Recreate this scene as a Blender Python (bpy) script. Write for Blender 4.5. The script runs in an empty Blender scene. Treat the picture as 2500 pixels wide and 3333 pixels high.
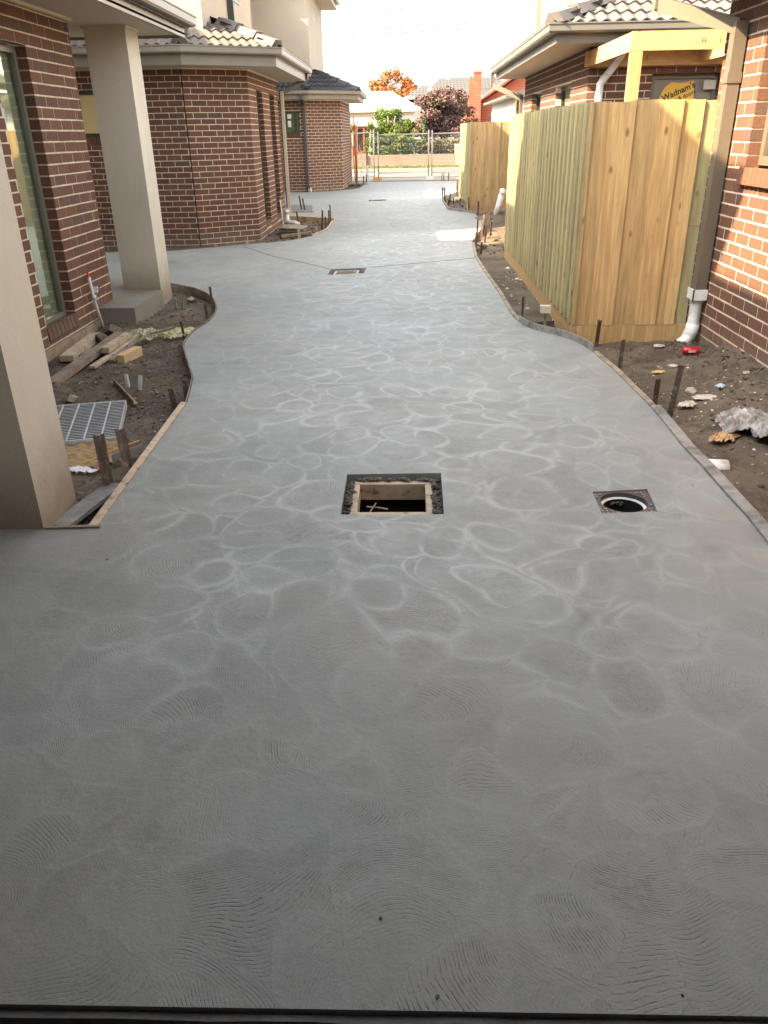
import bpy, math, random
from math import sin, cos, pi, radians, atan, atan2, sqrt, exp
from mathutils import Vector as V, Matrix, noise
from mathutils.geometry import tessellate_polygon
random.seed(7)
SC = bpy.context.scene
COL = SC.collection

# ------------------------------------------------------------------ camera
FPX, PIT, ROL, CAMH, YAW = 2530.0, atan(1231/2530.), radians(1.1), 1.57, radians(2.0)
fw = V((0, cos(PIT), -sin(PIT))); dn = V((0, -sin(PIT), -cos(PIT))); rt = V((1, 0, 0))
ex = rt*cos(ROL)+dn*sin(ROL); ey = -rt*sin(ROL)+dn*cos(ROL)
RZ = Matrix.Rotation(YAW, 3, 'Z')
ex, ey, fw = RZ@ex, RZ@ey, RZ@fw
CAM = V((0, 0, CAMH))
cd = bpy.data.cameras.new('camera'); cam = bpy.data.objects.new('camera', cd); COL.objects.link(cam)
cam.matrix_world = Matrix(((ex.x, -ey.x, -fw.x, 0), (ex.y, -ey.y, -fw.y, 0), (ex.z, -ey.z, -fw.z, CAMH), (0, 0, 0, 1)))
cd.sensor_fit = 'HORIZONTAL'; cd.sensor_width = 36; cd.lens = 36*FPX/2500; cd.clip_end = 900; cd.clip_start = .05
SC.camera = cam
def proj(p):
    v = V(p)-CAM; w = v.dot(fw)
    return (1250+FPX*v.dot(ex)/w, 1666.5+FPX*v.dot(ey)/w, w)

# ------------------------------------------------------------------ light
TOSUN = V((-1.22, -.50, 1.0)).normalized()
sd = bpy.data.lights.new('sun', 'SUN'); so = bpy.data.objects.new('sun', sd); COL.objects.link(so)
sd.energy = 4.7; sd.angle = radians(.55); sd.color = (1, .75, .47)
so.rotation_euler = TOSUN.to_track_quat('Z', 'Y').to_euler()
W = bpy.data.worlds.new('World'); SC.world = W; W.use_nodes = True
wn = W.node_tree; bg = wn.nodes['Background']; bg.inputs[1].default_value = .15
sk = wn.nodes.new('ShaderNodeTexSky'); sk.sky_type = 'NISHITA'; sk.sun_disc = False
sk.sun_elevation = math.asin(TOSUN.z); sk.sun_rotation = atan2(TOSUN.x, TOSUN.y)
sk.air_density = 1.0; sk.dust_density = 3.5; sk.ozone_density = 1.0
hs = wn.nodes.new('ShaderNodeHueSaturation'); hs.inputs['Saturation'].default_value = .24
wn.links.new(sk.outputs[0], hs.inputs['Color']); wn.links.new(hs.outputs[0], bg.inputs[0])
vs = SC.view_settings; vs.view_transform = 'Standard'; vs.look = 'None'; vs.exposure = 2.68; vs.gamma = 1; vs.use_curve_mapping = False
SC.cycles.max_bounces = 8; SC.cycles.diffuse_bounces = 5; SC.cycles.transparent_max_bounces = 12
SC.cycles.caustics_reflective = False; SC.cycles.caustics_refractive = False
SC.cycles.sample_clamp_indirect = 6

# ------------------------------------------------------------------ node helpers
class NT:
    def __init__(s, name):
        s.m = bpy.data.materials.new(name); s.m.use_nodes = True; s.t = s.m.node_tree
        s.b = s.t.nodes['Principled BSDF']; s.out = s.t.nodes['Material Output']
        s.geo = s.t.nodes.new('ShaderNodeNewGeometry')
        s.pos = s.geo.outputs['Position']
    def put(s, sock, v):
        if v is None: return
        if hasattr(v, 'is_output') or isinstance(v, bpy.types.NodeSocket): s.t.links.new(v, sock)
        else: sock.default_value = v
    def m_(s, op, a, b=None, c=None, clamp=False):
        n = s.t.nodes.new('ShaderNodeMath'); n.operation = op; n.use_clamp = clamp
        s.put(n.inputs[0], a); s.put(n.inputs[1], b); s.put(n.inputs[2], c); return n.outputs[0]
    def v_(s, op, a, b=None):
        n = s.t.nodes.new('ShaderNodeVectorMath'); n.operation = op
        s.put(n.inputs[0], a)
        if op == 'SCALE': s.put(n.inputs['Scale'], b)
        else: s.put(n.inputs[1], b)
        return n.outputs['Value'] if op in ('LENGTH', 'DOT_PRODUCT', 'DISTANCE') else n.outputs[0]
    def noise(s, scale, detail=3, vec=None, rough=.55, col=False):
        n = s.t.nodes.new('ShaderNodeTexNoise'); s.put(n.inputs['Vector'], vec or s.pos)
        n.inputs['Scale'].default_value = scale; n.inputs['Detail'].default_value = detail; n.inputs['Roughness'].default_value = rough
        return n.outputs[1 if col else 0]
    def vor(s, scale, vec=None, feat='F1', dim='3D', rnd=1):
        n = s.t.nodes.new('ShaderNodeTexVoronoi'); n.voronoi_dimensions = dim; n.feature = feat
        s.put(n.inputs['Vector'], vec or s.pos); n.inputs['Scale'].default_value = scale; n.inputs['Randomness'].default_value = rnd
        return n
    def ramp(s, f, a, b, lo=0., hi=1., smooth=False):
        n = s.t.nodes.new('ShaderNodeMapRange'); n.interpolation_type = 'SMOOTHSTEP' if smooth else 'LINEAR'
        s.put(n.inputs[0], f)
        for i, v in enumerate((a, b, lo, hi)): s.put(n.inputs[1+i], v)
        return n.outputs[0]
    def mix(s, f, a, b, mode='MIX'):
        n = s.t.nodes.new('ShaderNodeMix'); n.data_type = 'RGBA'; n.blend_type = mode; n.clamp_factor = True
        s.put(n.inputs[0], f)
        s.put(n.inputs[6], (*a, 1) if isinstance(a, tuple) and len(a) == 3 else a)
        s.put(n.inputs[7], (*b, 1) if isinstance(b, tuple) and len(b) == 3 else b)
        return n.outputs[2]
    def scale_col(s, c, f):
        return s.v_('SCALE', c if not isinstance(c, tuple) else s.rgb(c), f)
    def rgb(s, c):
        n = s.t.nodes.new('ShaderNodeRGB'); n.outputs[0].default_value = (*c, 1); return n.outputs[0]
    def bump(s, h, strength=.5, dist=.01):
        n = s.t.nodes.new('ShaderNodeBump'); s.put(n.inputs['Height'], h); n.inputs['Strength'].default_value = strength; n.inputs['Distance'].default_value = dist
        s.t.links.new(n.outputs[0], s.b.inputs['Normal']); return n.outputs[0]
    def rnd(s):
        o = s.t.nodes.new('ShaderNodeObjectInfo'); a = s.m_('ADD', o.outputs['Random'], s.geo.outputs['Random Per Island'])
        return s.m_('FRACT', a)
    def done(s, col=None, rough=None, **k):
        if col is not None: s.put(s.b.inputs['Base Color'], (*col, 1) if isinstance(col, tuple) else col)
        if rough is not None: s.put(s.b.inputs['Roughness'], rough)
        for kk, v in k.items(): s.put(s.b.inputs[kk.replace('_', ' ')], v)
        return s.m
MC = {}
def simple(name, col, rough=.6, var=.15, vs_=6., bump=None, metal=0., rand=0., spec=.5, col2=None, c2s=3., c2t=(.5, .65)):
    if name in MC: return MC[name]
    n = NT(name); f = n.ramp(n.noise(vs_, 4), .3, .7, 1-var, 1+var)
    if rand: f = n.m_('MULTIPLY', f, n.ramp(n.rnd(), 0, 1, 1-rand, 1+rand))
    c = n.rgb(col)
    if col2: c = n.mix(n.ramp(n.noise(c2s, 5, rough=.65), *c2t), c, n.rgb(col2))
    c = n.scale_col(c, f)
    if bump: n.bump(n.noise(bump[0], 4), bump[1], bump[2])
    MC[name] = n.done(c, rough, Metallic=metal, Specular_IOR_Level=spec); return MC[name]

# ------------------------------------------------------------------ mesh helpers
class MB:
    def __init__(s): s.v = []; s.f = []
    def add(s, vs, fs):
        o = len(s.v); s.v += [tuple(v) for v in vs]; s.f += [tuple(i+o for i in f) for f in fs]; return s
    def box(s, x0, x1, y0, y1, z0, z1, M=None):
        vs = [V((x, y, z)) for z in (z0, z1) for y in (y0, y1) for x in (x0, x1)]
        if M: vs = [M@v for v in vs]
        return s.add(vs, [(0, 2, 3, 1), (4, 5, 7, 6), (0, 1, 5, 4), (2, 6, 7, 3), (0, 4, 6, 2), (1, 3, 7, 5)])
    def obox(s, c, dx, dy, sx, sy, sz, up=V((0, 0, 1))):
        c = V(c); dx = V(dx).normalized(); dy = V(dy).normalized(); dz = V(up)
        vs = [c+dx*a*sx/2+dy*b*sy/2+dz*e*sz/2 for e in (-1, 1) for b in (-1, 1) for a in (-1, 1)]
        return s.add(vs, [(0, 2, 3, 1), (4, 5, 7, 6), (0, 1, 5, 4), (2, 6, 7, 3), (0, 4, 6, 2), (1, 3, 7, 5)])
    def bar(s, a, b, w, h, up=V((0, 0, 1))):
        a, b = V(a), V(b); d = (b-a).normalized(); side = d.cross(up)
        if side.length < 1e-4: side = V((1, 0, 0))
        side.normalize(); u = side.cross(d)
        vs = [p+side*i*w/2+u*j*h/2 for p in (a, b) for j in (-1, 1) for i in (-1, 1)]
        return s.add(vs, [(0, 1, 3, 2), (4, 6, 7, 5), (0, 4, 5, 1), (2, 3, 7, 6), (0, 2, 6, 4), (1, 5, 7, 3)])
    def tube(s, path, r, n=10, cap=True):
        path = [V(p) for p in path]; rs = r if isinstance(r, list) else [r]*len(path)
        t0 = (path[1]-path[0]).normalized(); u = t0.orthogonal().normalized(); rings = []
        for i, p in enumerate(path):
            t = ((path[min(i+1, len(path)-1)]-path[max(i-1, 0)])).normalized()
            u = (u-t*u.dot(t)).normalized(); w = t.cross(u)
            rings.append([p+(u*cos(2*pi*k/n)+w*sin(2*pi*k/n))*rs[i] for k in range(n)])
        vs = [v for r_ in rings for v in r_]; fs = []
        for i in range(len(path)-1):
            for k in range(n): fs.append((i*n+k, i*n+(k+1) % n, (i+1)*n+(k+1) % n, (i+1)*n+k))
        if cap: fs.append(tuple(range(n))[::-1]); fs.append(tuple((len(path)-1)*n+k for k in range(n)))
        return s.add(vs, fs)
    def sweep(s, path, prof, closed=True, right=True):
        """profile (outward, up) swept along a plan polyline; outward is to the right of travel"""
        path = [V(p) for p in path]; n = len(path); m = len(prof); vs = []
        for i, p in enumerate(path):
            ds = []
            if i > 0: ds.append((path[i]-path[i-1]).to_2d().normalized())
            if i < n-1: ds.append((path[i+1]-path[i]).to_2d().normalized())
            ns = [V((d.y, -d.x)) for d in ds]
            mit = sum(ns, V((0, 0))).normalized(); k = 1/max(.3, mit.dot(ns[0]))
            for (u, w) in prof: vs.append(V((p.x+mit.x*k*u, p.y+mit.y*k*u, p.z+w)))
        fs = []
        for i in range(n-1):
            for j in range(m if closed else m-1):
                fs.append((i*m+j, i*m+(j+1) % m, (i+1)*m+(j+1) % m, (i+1)*m+j))
        if closed: fs.append(tuple(range(m))[::-1]); fs.append(tuple((n-1)*m+j for j in range(m)))
        return s.add(vs, fs)
    def prism(s, poly, z0, z1):
        n = len(poly); vs = [(p[0], p[1], z0) for p in poly]+[(p[0], p[1], z1) for p in poly]
        return s.add(vs, [tuple(range(n))[::-1], tuple(range(n, 2*n))]+[(i, (i+1) % n, n+(i+1) % n, n+i) for i in range(n)])
    def mesh(s, name, mat, org=V((0, 0, 0)), smooth=False):
        me = bpy.data.meshes.new(name); org = V(org)
        me.from_pydata([tuple(V(v)-org) for v in s.v], [], s.f); me.update()
        if mat: me.materials.append(mat)
        if smooth: me.polygons.foreach_set('use_smooth', [True]*len(me.polygons))
        return me
WL = {}
def link(name, me, parent=None, loc=V((0, 0, 0))):
    o = bpy.data.objects.new(name, me); COL.objects.link(o); loc = V(loc)
    if parent is not None: o.parent = parent; o.location = loc-WL[parent.name]
    else: o.location = loc
    WL[o.name] = loc; return o
def part(mb, name, mat, parent, smooth=False, kind=None, label=None):
    org = WL[parent.name]
    o = link(name, mb.mesh(name, mat, org, smooth), parent, org)
    if kind: o['kind'] = kind
    if label: o['label'] = label
    return o
def tag(o, label, cat, group=None):
    o['label'] = label; o['category'] = cat
    if group: o['group'] = group
    return o
def thing(name, loc, label, cat, group=None): return tag(link(name, None, None, loc), label, cat, group)
def solo(mb, name, mat, loc, label, cat, group=None, smooth=False):
    return tag(link(name, mb.mesh(name, mat, V(loc), smooth), None, loc), label, cat, group)
def struct(mb, name, mat, smooth=False):
    o = link(name, mb.mesh(name, mat, V((0, 0, 0)), smooth)); o['kind'] = 'structure'; return o

# ------------------------------------------------------------------ materials
def mat_slab():
    """overlapping trowel fans: discs of arcs laid one over another"""
    n = NT('trowelled_concrete'); p = n.pos
    def warp(sc, amp, off): return n.v_('SCALE', n.v_('SUBTRACT', n.noise(sc, 1, n.v_('ADD', p, off), col=True), (.5, .5, .5)), amp)
    pw = n.v_('MULTIPLY', n.v_('ADD', n.v_('ADD', p, warp(.9, .55, (0, 0, 0))), warp(2.6, .22, (4, 4, 4))), (1, 1, 0))
    sepp = n.t.nodes.new('ShaderNodeSeparateXYZ'); n.t.links.new(p, sepp.inputs[0])
    jag = n.m_('MULTIPLY', n.m_('SUBTRACT', n.noise(16, 4, rough=.75), .5), .11)
    def layer(scale, off, r0):
        q = n.v_('ADD', pw, off); vo = n.vor(scale, q, 'F1', '2D'); sc = n.t.nodes.new('ShaderNodeSeparateColor'); n.t.links.new(vo.outputs['Color'], sc.inputs[0])
        c = n.v_('ADD', vo.outputs['Position'], n.v_('MULTIPLY', n.v_('SUBTRACT', vo.outputs['Color'], (.5, .5, .5)), (1.7/scale, 1.7/scale, 0)))
        r = n.v_('LENGTH', n.v_('SUBTRACT', q, c))
        ed = n.vor(scale, q, 'DISTANCE_TO_EDGE', '2D').outputs['Distance']
        d = n.m_('ADD', n.m_('DIVIDE', n.m_('SUBTRACT', n.m_('ADD', r0, n.m_('MULTIPLY', sc.outputs[1], .14)), vo.outputs['Distance']), scale), n.m_('MULTIPLY', jag, .4))
        d = n.m_('MINIMUM', d, n.m_('DIVIDE', ed, scale))                # metres inside the rim of this fan
        return r, d, sc.outputs[0], sc.outputs[2]
    L = [layer(2.5, (3.1, 1.7, 0), 9.), layer(1.9, (9.3, 4.2, 0), .44), layer(2.9, (5.7, 8.8, 0), .42), layer(2.1, (1.3, 12.1, 0), .38), layer(3.6, (15.2, 2.9, 0), .36)]
    r, d, i1, i2 = L[0]
    for (r_, d_, a_, b_) in L[1:]:
        m = n.ramp(d_, -.002, .002, 0, 1)
        def bl(u, v): return n.m_('ADD', n.m_('MULTIPLY', u, n.m_('SUBTRACT', 1, m)), n.m_('MULTIPLY', v, m))
        out = n.m_('MULTIPLY', d_, -1.)                                     # distance outside the newer fan also makes a soft rim
        r, i1, i2 = bl(r, r_), bl(i1, a_), bl(i2, b_)
        d = bl(n.m_('MINIMUM', d, n.m_('MAXIMUM', out, 0.)), d_)
    wob = n.m_('MULTIPLY', n.noise(6, 3), 16.)
    ph = n.m_('ADD', n.m_('MULTIPLY', r, 2*pi/.0085), wob)
    g = n.m_('POWER', n.m_('MAXIMUM', n.m_('SINE', ph), 0.), 2.2)
    tang = n.noise(36, 4, rough=.8)
    brk = n.ramp(tang, .43, .58, 0., 1.)
    big = n.m_('MULTIPLY', n.ramp(n.noise(3.3, 3), .33, .58, .4, 1.), n.ramp(i2, 0, 1, .45, 1.))
    g = n.m_('MULTIPLY', n.m_('MULTIPLY', n.m_('MULTIPLY', g, brk), big), n.m_('MULTIPLY', n.ramp(d, .0, .05, .25, 1), n.ramp(r, .07, .19, 0, 1)))
    wd = n.ramp(n.noise(3.7, 2, n.v_('ADD', p, (1, 6, 2))), .35, .65, .014, .050)
    along = n.ramp(n.noise(4.3, 4, n.v_('ADD', p, (6, 2, 7)), .65), .35, .57, .2, 1, True)
    rid = n.m_('MULTIPLY', n.m_('POWER', n.ramp(d, .0, wd, 1, 0), 1.15), n.m_('MULTIPLY', along, n.ramp(i2, 0, 1, .6, 1.)))
    sm = n.noise(2.2, 6, rough=.7); br = n.noise(.55, 2)
    mid = n.ramp(n.m_('ABSOLUTE', n.m_('ADD', sepp.outputs[0], .1)), .5, 1.6, 1, .22, True)
    ylo = n.ramp(sepp.outputs[1], 1.2, 3.0, .22, 1, True)
    patch = n.ramp(n.noise(2.4, 3, n.v_('ADD', p, (2, 9, 4))), .34, .58, .45, 1)
    hz = n.m_('MULTIPLY', n.ramp(n.noise(5.5, 6, n.v_('ADD', p, (8, 1, 4)), .72), .42, .70, 0, .5), patch)
    lat = n.m_('MULTIPLY', n.m_('MULTIPLY', n.m_('MAXIMUM', n.m_('MULTIPLY', rid, patch), hz), mid), ylo)
    tone = n.m_('ADD', .93, n.m_('MULTIPLY', i1, .10)); tone = n.m_('MULTIPLY', tone, n.ramp(sm, .3, .7, .90, 1.10))
    tone = n.m_('MULTIPLY', tone, n.ramp(br, .3, .7, .92, 1.08))
    tone = n.m_('SUBTRACT', tone, n.m_('MULTIPLY', g, .25))
    tone = n.m_('MULTIPLY', tone, n.ramp(n.noise(190, 2), .3, .7, .93, 1.07))
    c = n.mix(n.ramp(n.noise(.8, 3), .35, .65), (.240, .262, .250), (.252, .254, .234))
    c = n.mix(n.m_('MULTIPLY', lat, .80), c, (.455, .472, .468))
    c = n.mix(n.ramp(n.noise(75, 2), .70, .76, 0, .5), c, (.12, .12, .11))
    c = n.scale_col(c, tone)
    h = n.m_('ADD', n.m_('MULTIPLY', g, -1.1), n.m_('MULTIPLY', n.noise(60, 4, rough=.7), 1.0)); h = n.m_('ADD', h, n.m_('MULTIPLY', rid, .3))
    h = n.m_('ADD', h, n.m_('MULTIPLY', n.noise(2.5, 2), 5)); h = n.m_('ADD', h, n.m_('MULTIPLY', n.noise(11, 3), 1.1))
    n.bump(h, .85, .0028)
    return n.done(c, n.ramp(sm, .3, .7, .5, .7), Specular_IOR_Level=.36)
def mat_brick(name, a, b, c3):
    n = NT(name); r = n.rnd()
    c = n.mix(r, n.rgb(a), n.rgb(b)); r2 = n.m_('FRACT', n.m_('MULTIPLY', r, 7.31))
    c = n.mix(n.ramp(r2, .8, .95), c, n.rgb(c3))
    c = n.scale_col(c, n.ramp(n.noise(55, 4, rough=.7), .3, .7, .72, 1.28))
    c = n.mix(n.ramp(n.noise(9, 6, rough=.75), .66, .78, 0, .35), c, (.34, .29, .24))
    sp = n.t.nodes.new('ShaderNodeSeparateXYZ'); n.t.links.new(n.pos, sp.inputs[0])
    zz = n.m_('ADD', sp.outputs[2], n.m_('MULTIPLY', n.noise(6, 4), .35))
    c = n.mix(n.ramp(zz, .16, .42, .55, 0, True), c, (.17, .13, .095))
    n.bump(n.noise(130, 5, rough=.75), 1., .005)
    return n.done(c, .85)
def mat_wood(name, a, b, grain=(2, 2, .12), ro=.7, knots=True, rand=.18):
    n = NT(name); o = n.t.nodes.new('ShaderNodeObjectInfo')
    off = n.v_('SCALE', (11., 7., 5.), n.m_('MULTIPLY', o.outputs['Random'], 10))
    q = n.v_('ADD', n.pos, off); qs = n.v_('MULTIPLY', q, grain)
    wv = n.t.nodes.new('ShaderNodeTexWave'); wv.wave_type = 'RINGS'; n.t.links.new(qs, wv.inputs['Vector'])
    wv.inputs['Scale'].default_value = 9; wv.inputs['Distortion'].default_value = 9; wv.inputs['Detail'].default_value = 3; wv.inputs['Detail Scale'].default_value = 1.2
    f = n.ramp(wv.outputs[1], .1, .9, 0, 1)
    c = n.mix(n.m_('MULTIPLY', f, .55), n.rgb(a), n.rgb(b))
    c = n.scale_col(c, n.ramp(n.noise(1, 4, n.v_('MULTIPLY', q, tuple(g*30 for g in grain))), .3, .7, .85, 1.15))
    if knots:
        vo = n.vor(3.6, n.v_('MULTIPLY', q, (2.0, 2.0, 1)), 'F1')
        kd = n.m_('ADD', vo.outputs['Distance'], n.m_('MULTIPLY', n.m_('SUBTRACT', n.noise(30, 2), .5), .05))
        c = n.mix(n.ramp(kd, .05, .16, .8, 0, True), c, (.15, .07, .028)); c = n.mix(n.ramp(n.noise(4.5, 5, n.v_('MULTIPLY', q, (1, 1, .35)), .7), .58, .72, 0, .45), c, (.22, .13, .06))
    c = n.scale_col(c, n.ramp(n.rnd(), 0, 1, 1-rand, 1+rand))
    n.bump(n.noise(1, 3, n.v_('MULTIPLY', q, tuple(g*60 for g in grain))), .3, .002)
    return n.done(c, ro)
M_SLAB = mat_slab()
M_BRICK = mat_brick('brown_brick', (.148, .067, .038), (.112, .050, .030), (.098, .056, .040))
M_MORTAR = simple('mortar', (.56, .47, .36), .9, .2, 12, (90, .7, .004))
M_RED = mat_brick('red_brick', (.36, .085, .035), (.30, .075, .035), (.42, .24, .15))
M_RENDER = simple('rendered_wall', (.40, .345, .27), .85, .04, 1.5, (120, .3, .002))
M_RWHITE = simple('white_rendered_wall', (.62, .59, .53), .85, .04, 1.5)
def mat_sheet(name, base, dirt, lo=.3):
    n = NT(name); c = n.mix(n.ramp(n.noise(1.4, 5, n.v_('MULTIPLY', n.pos, (1, 1, .5)), .65), .45, .75, 0, .55), n.rgb(base), n.rgb(dirt))
    sp = n.t.nodes.new('ShaderNodeSeparateXYZ'); n.t.links.new(n.pos, sp.inputs[0])
    zz = n.m_('ADD', sp.outputs[2], n.m_('MULTIPLY', n.noise(7, 4), .22))
    c = n.mix(n.ramp(zz, .05, lo+.30, .75, 0, True), c, (.19, .14, .09))
    c = n.mix(n.ramp(n.noise(16, 4, rough=.7), .70, .78, 0, .5), c, (.12, .09, .06))
    n.bump(n.m_('ADD', n.noise(3, 4), n.m_('MULTIPLY', n.noise(45, 4, rough=.7), .35)), .55, .012)
    return n.done(c, .75)
M_PILLAR = mat_sheet('rendered_pillar', (.60, .56, .46), (.42, .385, .305))
M_SOFFIT = simple('soffit_lining', (.46, .40, .325), .75, .04, 2)
M_TRIM = simple('cream_trim', (.60, .53, .41), .6, .05)
M_FASCIA = simple('beige_gutter', (.20, .175, .135), .38, .07, 3, spec=.5)
M_GREYG = simple('grey_gutter', (.12, .115, .095), .38, .08, 3)
M_DARK = simple('dark_metal', (.045, .045, .043), .4, .1, 3)
M_PIPE = simple('bronze_downpipe', (.125, .105, .078), .38, .07, 4)
M_DPIPE = simple('charcoal_downpipe', (.07, .068, .065), .4, .07, 4)
M_FRAME = simple('olive_window_frame', (.17, .17, .135), .4, .06)
M_PVC = simple('white_plastic', (.68, .68, .66), .4, .08, 9, col2=(.40, .33, .24), c2s=14, c2t=(.58, .7))
M_TILE = simple('charcoal_roof_tile', (.098, .086, .074), .6, .15, 10, (60, .4, .003), rand=.12)
M_TILED = simple('dark_roof_tile', (.022, .024, .030), .55, .15, 10, (60, .4, .003), rand=.12)
M_TILEG = simple('grey_roof_tile', (.098, .088, .078), .6, .15, 10, (60, .4, .003), rand=.10)
M_PINE = mat_wood('treated_pine', (.45, .305, .135), (.32, .19, .075), rand=.24)
M_PINEG = mat_wood('green_treated_pine', (.40, .34, .17), (.27, .23, .115))
M_BEAM = mat_wood('fresh_pine', (.50, .31, .13), (.46, .25, .09), grain=(.3, .3, 2.2))
M_BEAMV = mat_wood('fresh_pine_upright', (.50, .31, .13), (.46, .25, .09))
M_FORM = simple('formwork_timber', (.30, .245, .17), .8, .25, 25, (50, .6, .004), col2=(.13, .12, .105), c2s=6, c2t=(.45, .62))
M_FORMG = simple('cement_caked_board', (.24, .232, .215), .85, .22, 20, (70, .8, .005), col2=(.11, .105, .095), c2s=4)
M_OLD = simple('weathered_timber', (.24, .19, .135), .85, .25, 18, (60, .7, .004), col2=(.12, .095, .07), c2s=7)
M_OLDL = simple('pale_timber', (.46, .37, .26), .8, .2, 14, (60, .5, .003), col2=(.17, .13, .10), c2s=17, c2t=(.56, .66))
M_RUST = simple('rusty_steel', (.085, .058, .042), .75, .3, 40, (90, .6, .003), col2=(.17, .155, .135), c2s=16, c2t=(.52, .66))
M_GALV = simple('galvanised_steel', (.55, .58, .60), .4, .15, 20, metal=.2)
M_ROCK = simple('clay_rock', (.13, .095, .07), .9, .25, 20, (25, .8, .02))
M_STONE = simple('pale_stone', (.34, .29, .22), .9, .3, 15, (25, .8, .01), rand=.35)
M_PAPER = simple('paper_litter', (.46, .42, .35), .8, .15, 25)
def mat_dirt():
    n = NT('building_site_dirt')
    c = n.mix(n.ramp(n.noise(1.6, 5, rough=.65), .38, .62), (.105, .084, .062), (.195, .157, .115))
    c = n.mix(n.ramp(n.noise(7, 6, rough=.7), .52, .66, 0, .8), c, (.072, .061, .050))
    c = n.mix(n.ramp(n.noise(38, 4, rough=.7), .62, .72, 0, .7), c, (.24, .205, .16))
    c = n.mix(n.ramp(n.noise(3.1, 4, n.v_('ADD', n.pos, (3, 8, 0))), .60, .74, 0, .5), c, (.23, .17, .115))
    n.bump(n.m_('ADD', n.noise(22, 6, rough=.75), n.m_('MULTIPLY', n.noise(90, 4), .4)), 1., .03)
    return n.done(c, .93, Specular_IOR_Level=.2)
M_DIRT = mat_dirt()
def mat_glass(name, tint=(.8, .85, .8), k=.25):
    n = NT(name); t = n.t
    tr = t.nodes.new('ShaderNodeBsdfTransparent'); tr.inputs[0].default_value = (*tint, 1)
    gl = t.nodes.new('ShaderNodeBsdfGlossy'); gl.inputs['Roughness'].default_value = .02; gl.inputs[0].default_value = (.95, .97, .95, 1)
    fr = t.nodes.new('ShaderNodeFresnel'); fr.inputs[0].default_value = 1.6
    mx = t.nodes.new('ShaderNodeMixShader'); f = n.m_('ADD', n.m_('MULTIPLY', fr.outputs[0], .30), .02, clamp=True)
    t.links.new(f, mx.inputs[0]); t.links.new(tr.outputs[0], mx.inputs[1]); t.links.new(gl.outputs[0], mx.inputs[2]); t.links.new(mx.outputs[0], n.out.inputs[0])
    return n.m
M_GLASS = mat_glass('window_glass')
M_BLIND = simple('pale_interior', (.62, .60, .48), .8, .05, 1)
M_YELF = simple('yellow_protective_film', (.62, .50, .24), .45, .04, 1)
M_BLACK = simple('painted_room_dark', (.012, .012, .012), .9, .05)  # black sheet behind panes: the darkness of unlit rooms put into the colour
M_MUD = simple('wet_mud', (.095, .085, .07), .75, .3, 30, (40, .9, .02))

# ------------------------------------------------------------------ brickwork
BM = {}
def brick_mesh(L, h, mat):
    k = (round(L, 3), round(h, 3), mat.name)
    if k not in BM:
        m = MB(); b = .003; D = .055
        x, z = L/2, h/2
        o = [V((a*x, s, c*z)) for s in (-D, D) for c in (-1, 1) for a in (-1, 1)]
        f = [V((a*(x-b), -D, c*(z-b))) for c in (-1, 1) for a in (-1, 1)]
        vs = [V((v.x, -D+b if v.y < 0 else D, v.z)) for v in o]+f
        m.add(vs, [(8, 9, 11, 10), (0, 1, 9, 8), (1, 3, 11, 9), (3, 2, 10, 11), (2, 0, 8, 10), (0, 4, 5, 1), (1, 5, 7, 3), (3, 7, 6, 2), (2, 6, 4, 0), (4, 6, 7, 5)])
        BM[k] = m.mesh('brick', mat)
    return BM[k]
def subtract(iv, a, b):
    r = []
    for (s, e) in iv:
        if b <= s or a >= e: r.append((s, e)); continue
        if a > s: r.append((s, a))
        if b < e: r.append((b, e))
    return r
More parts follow.
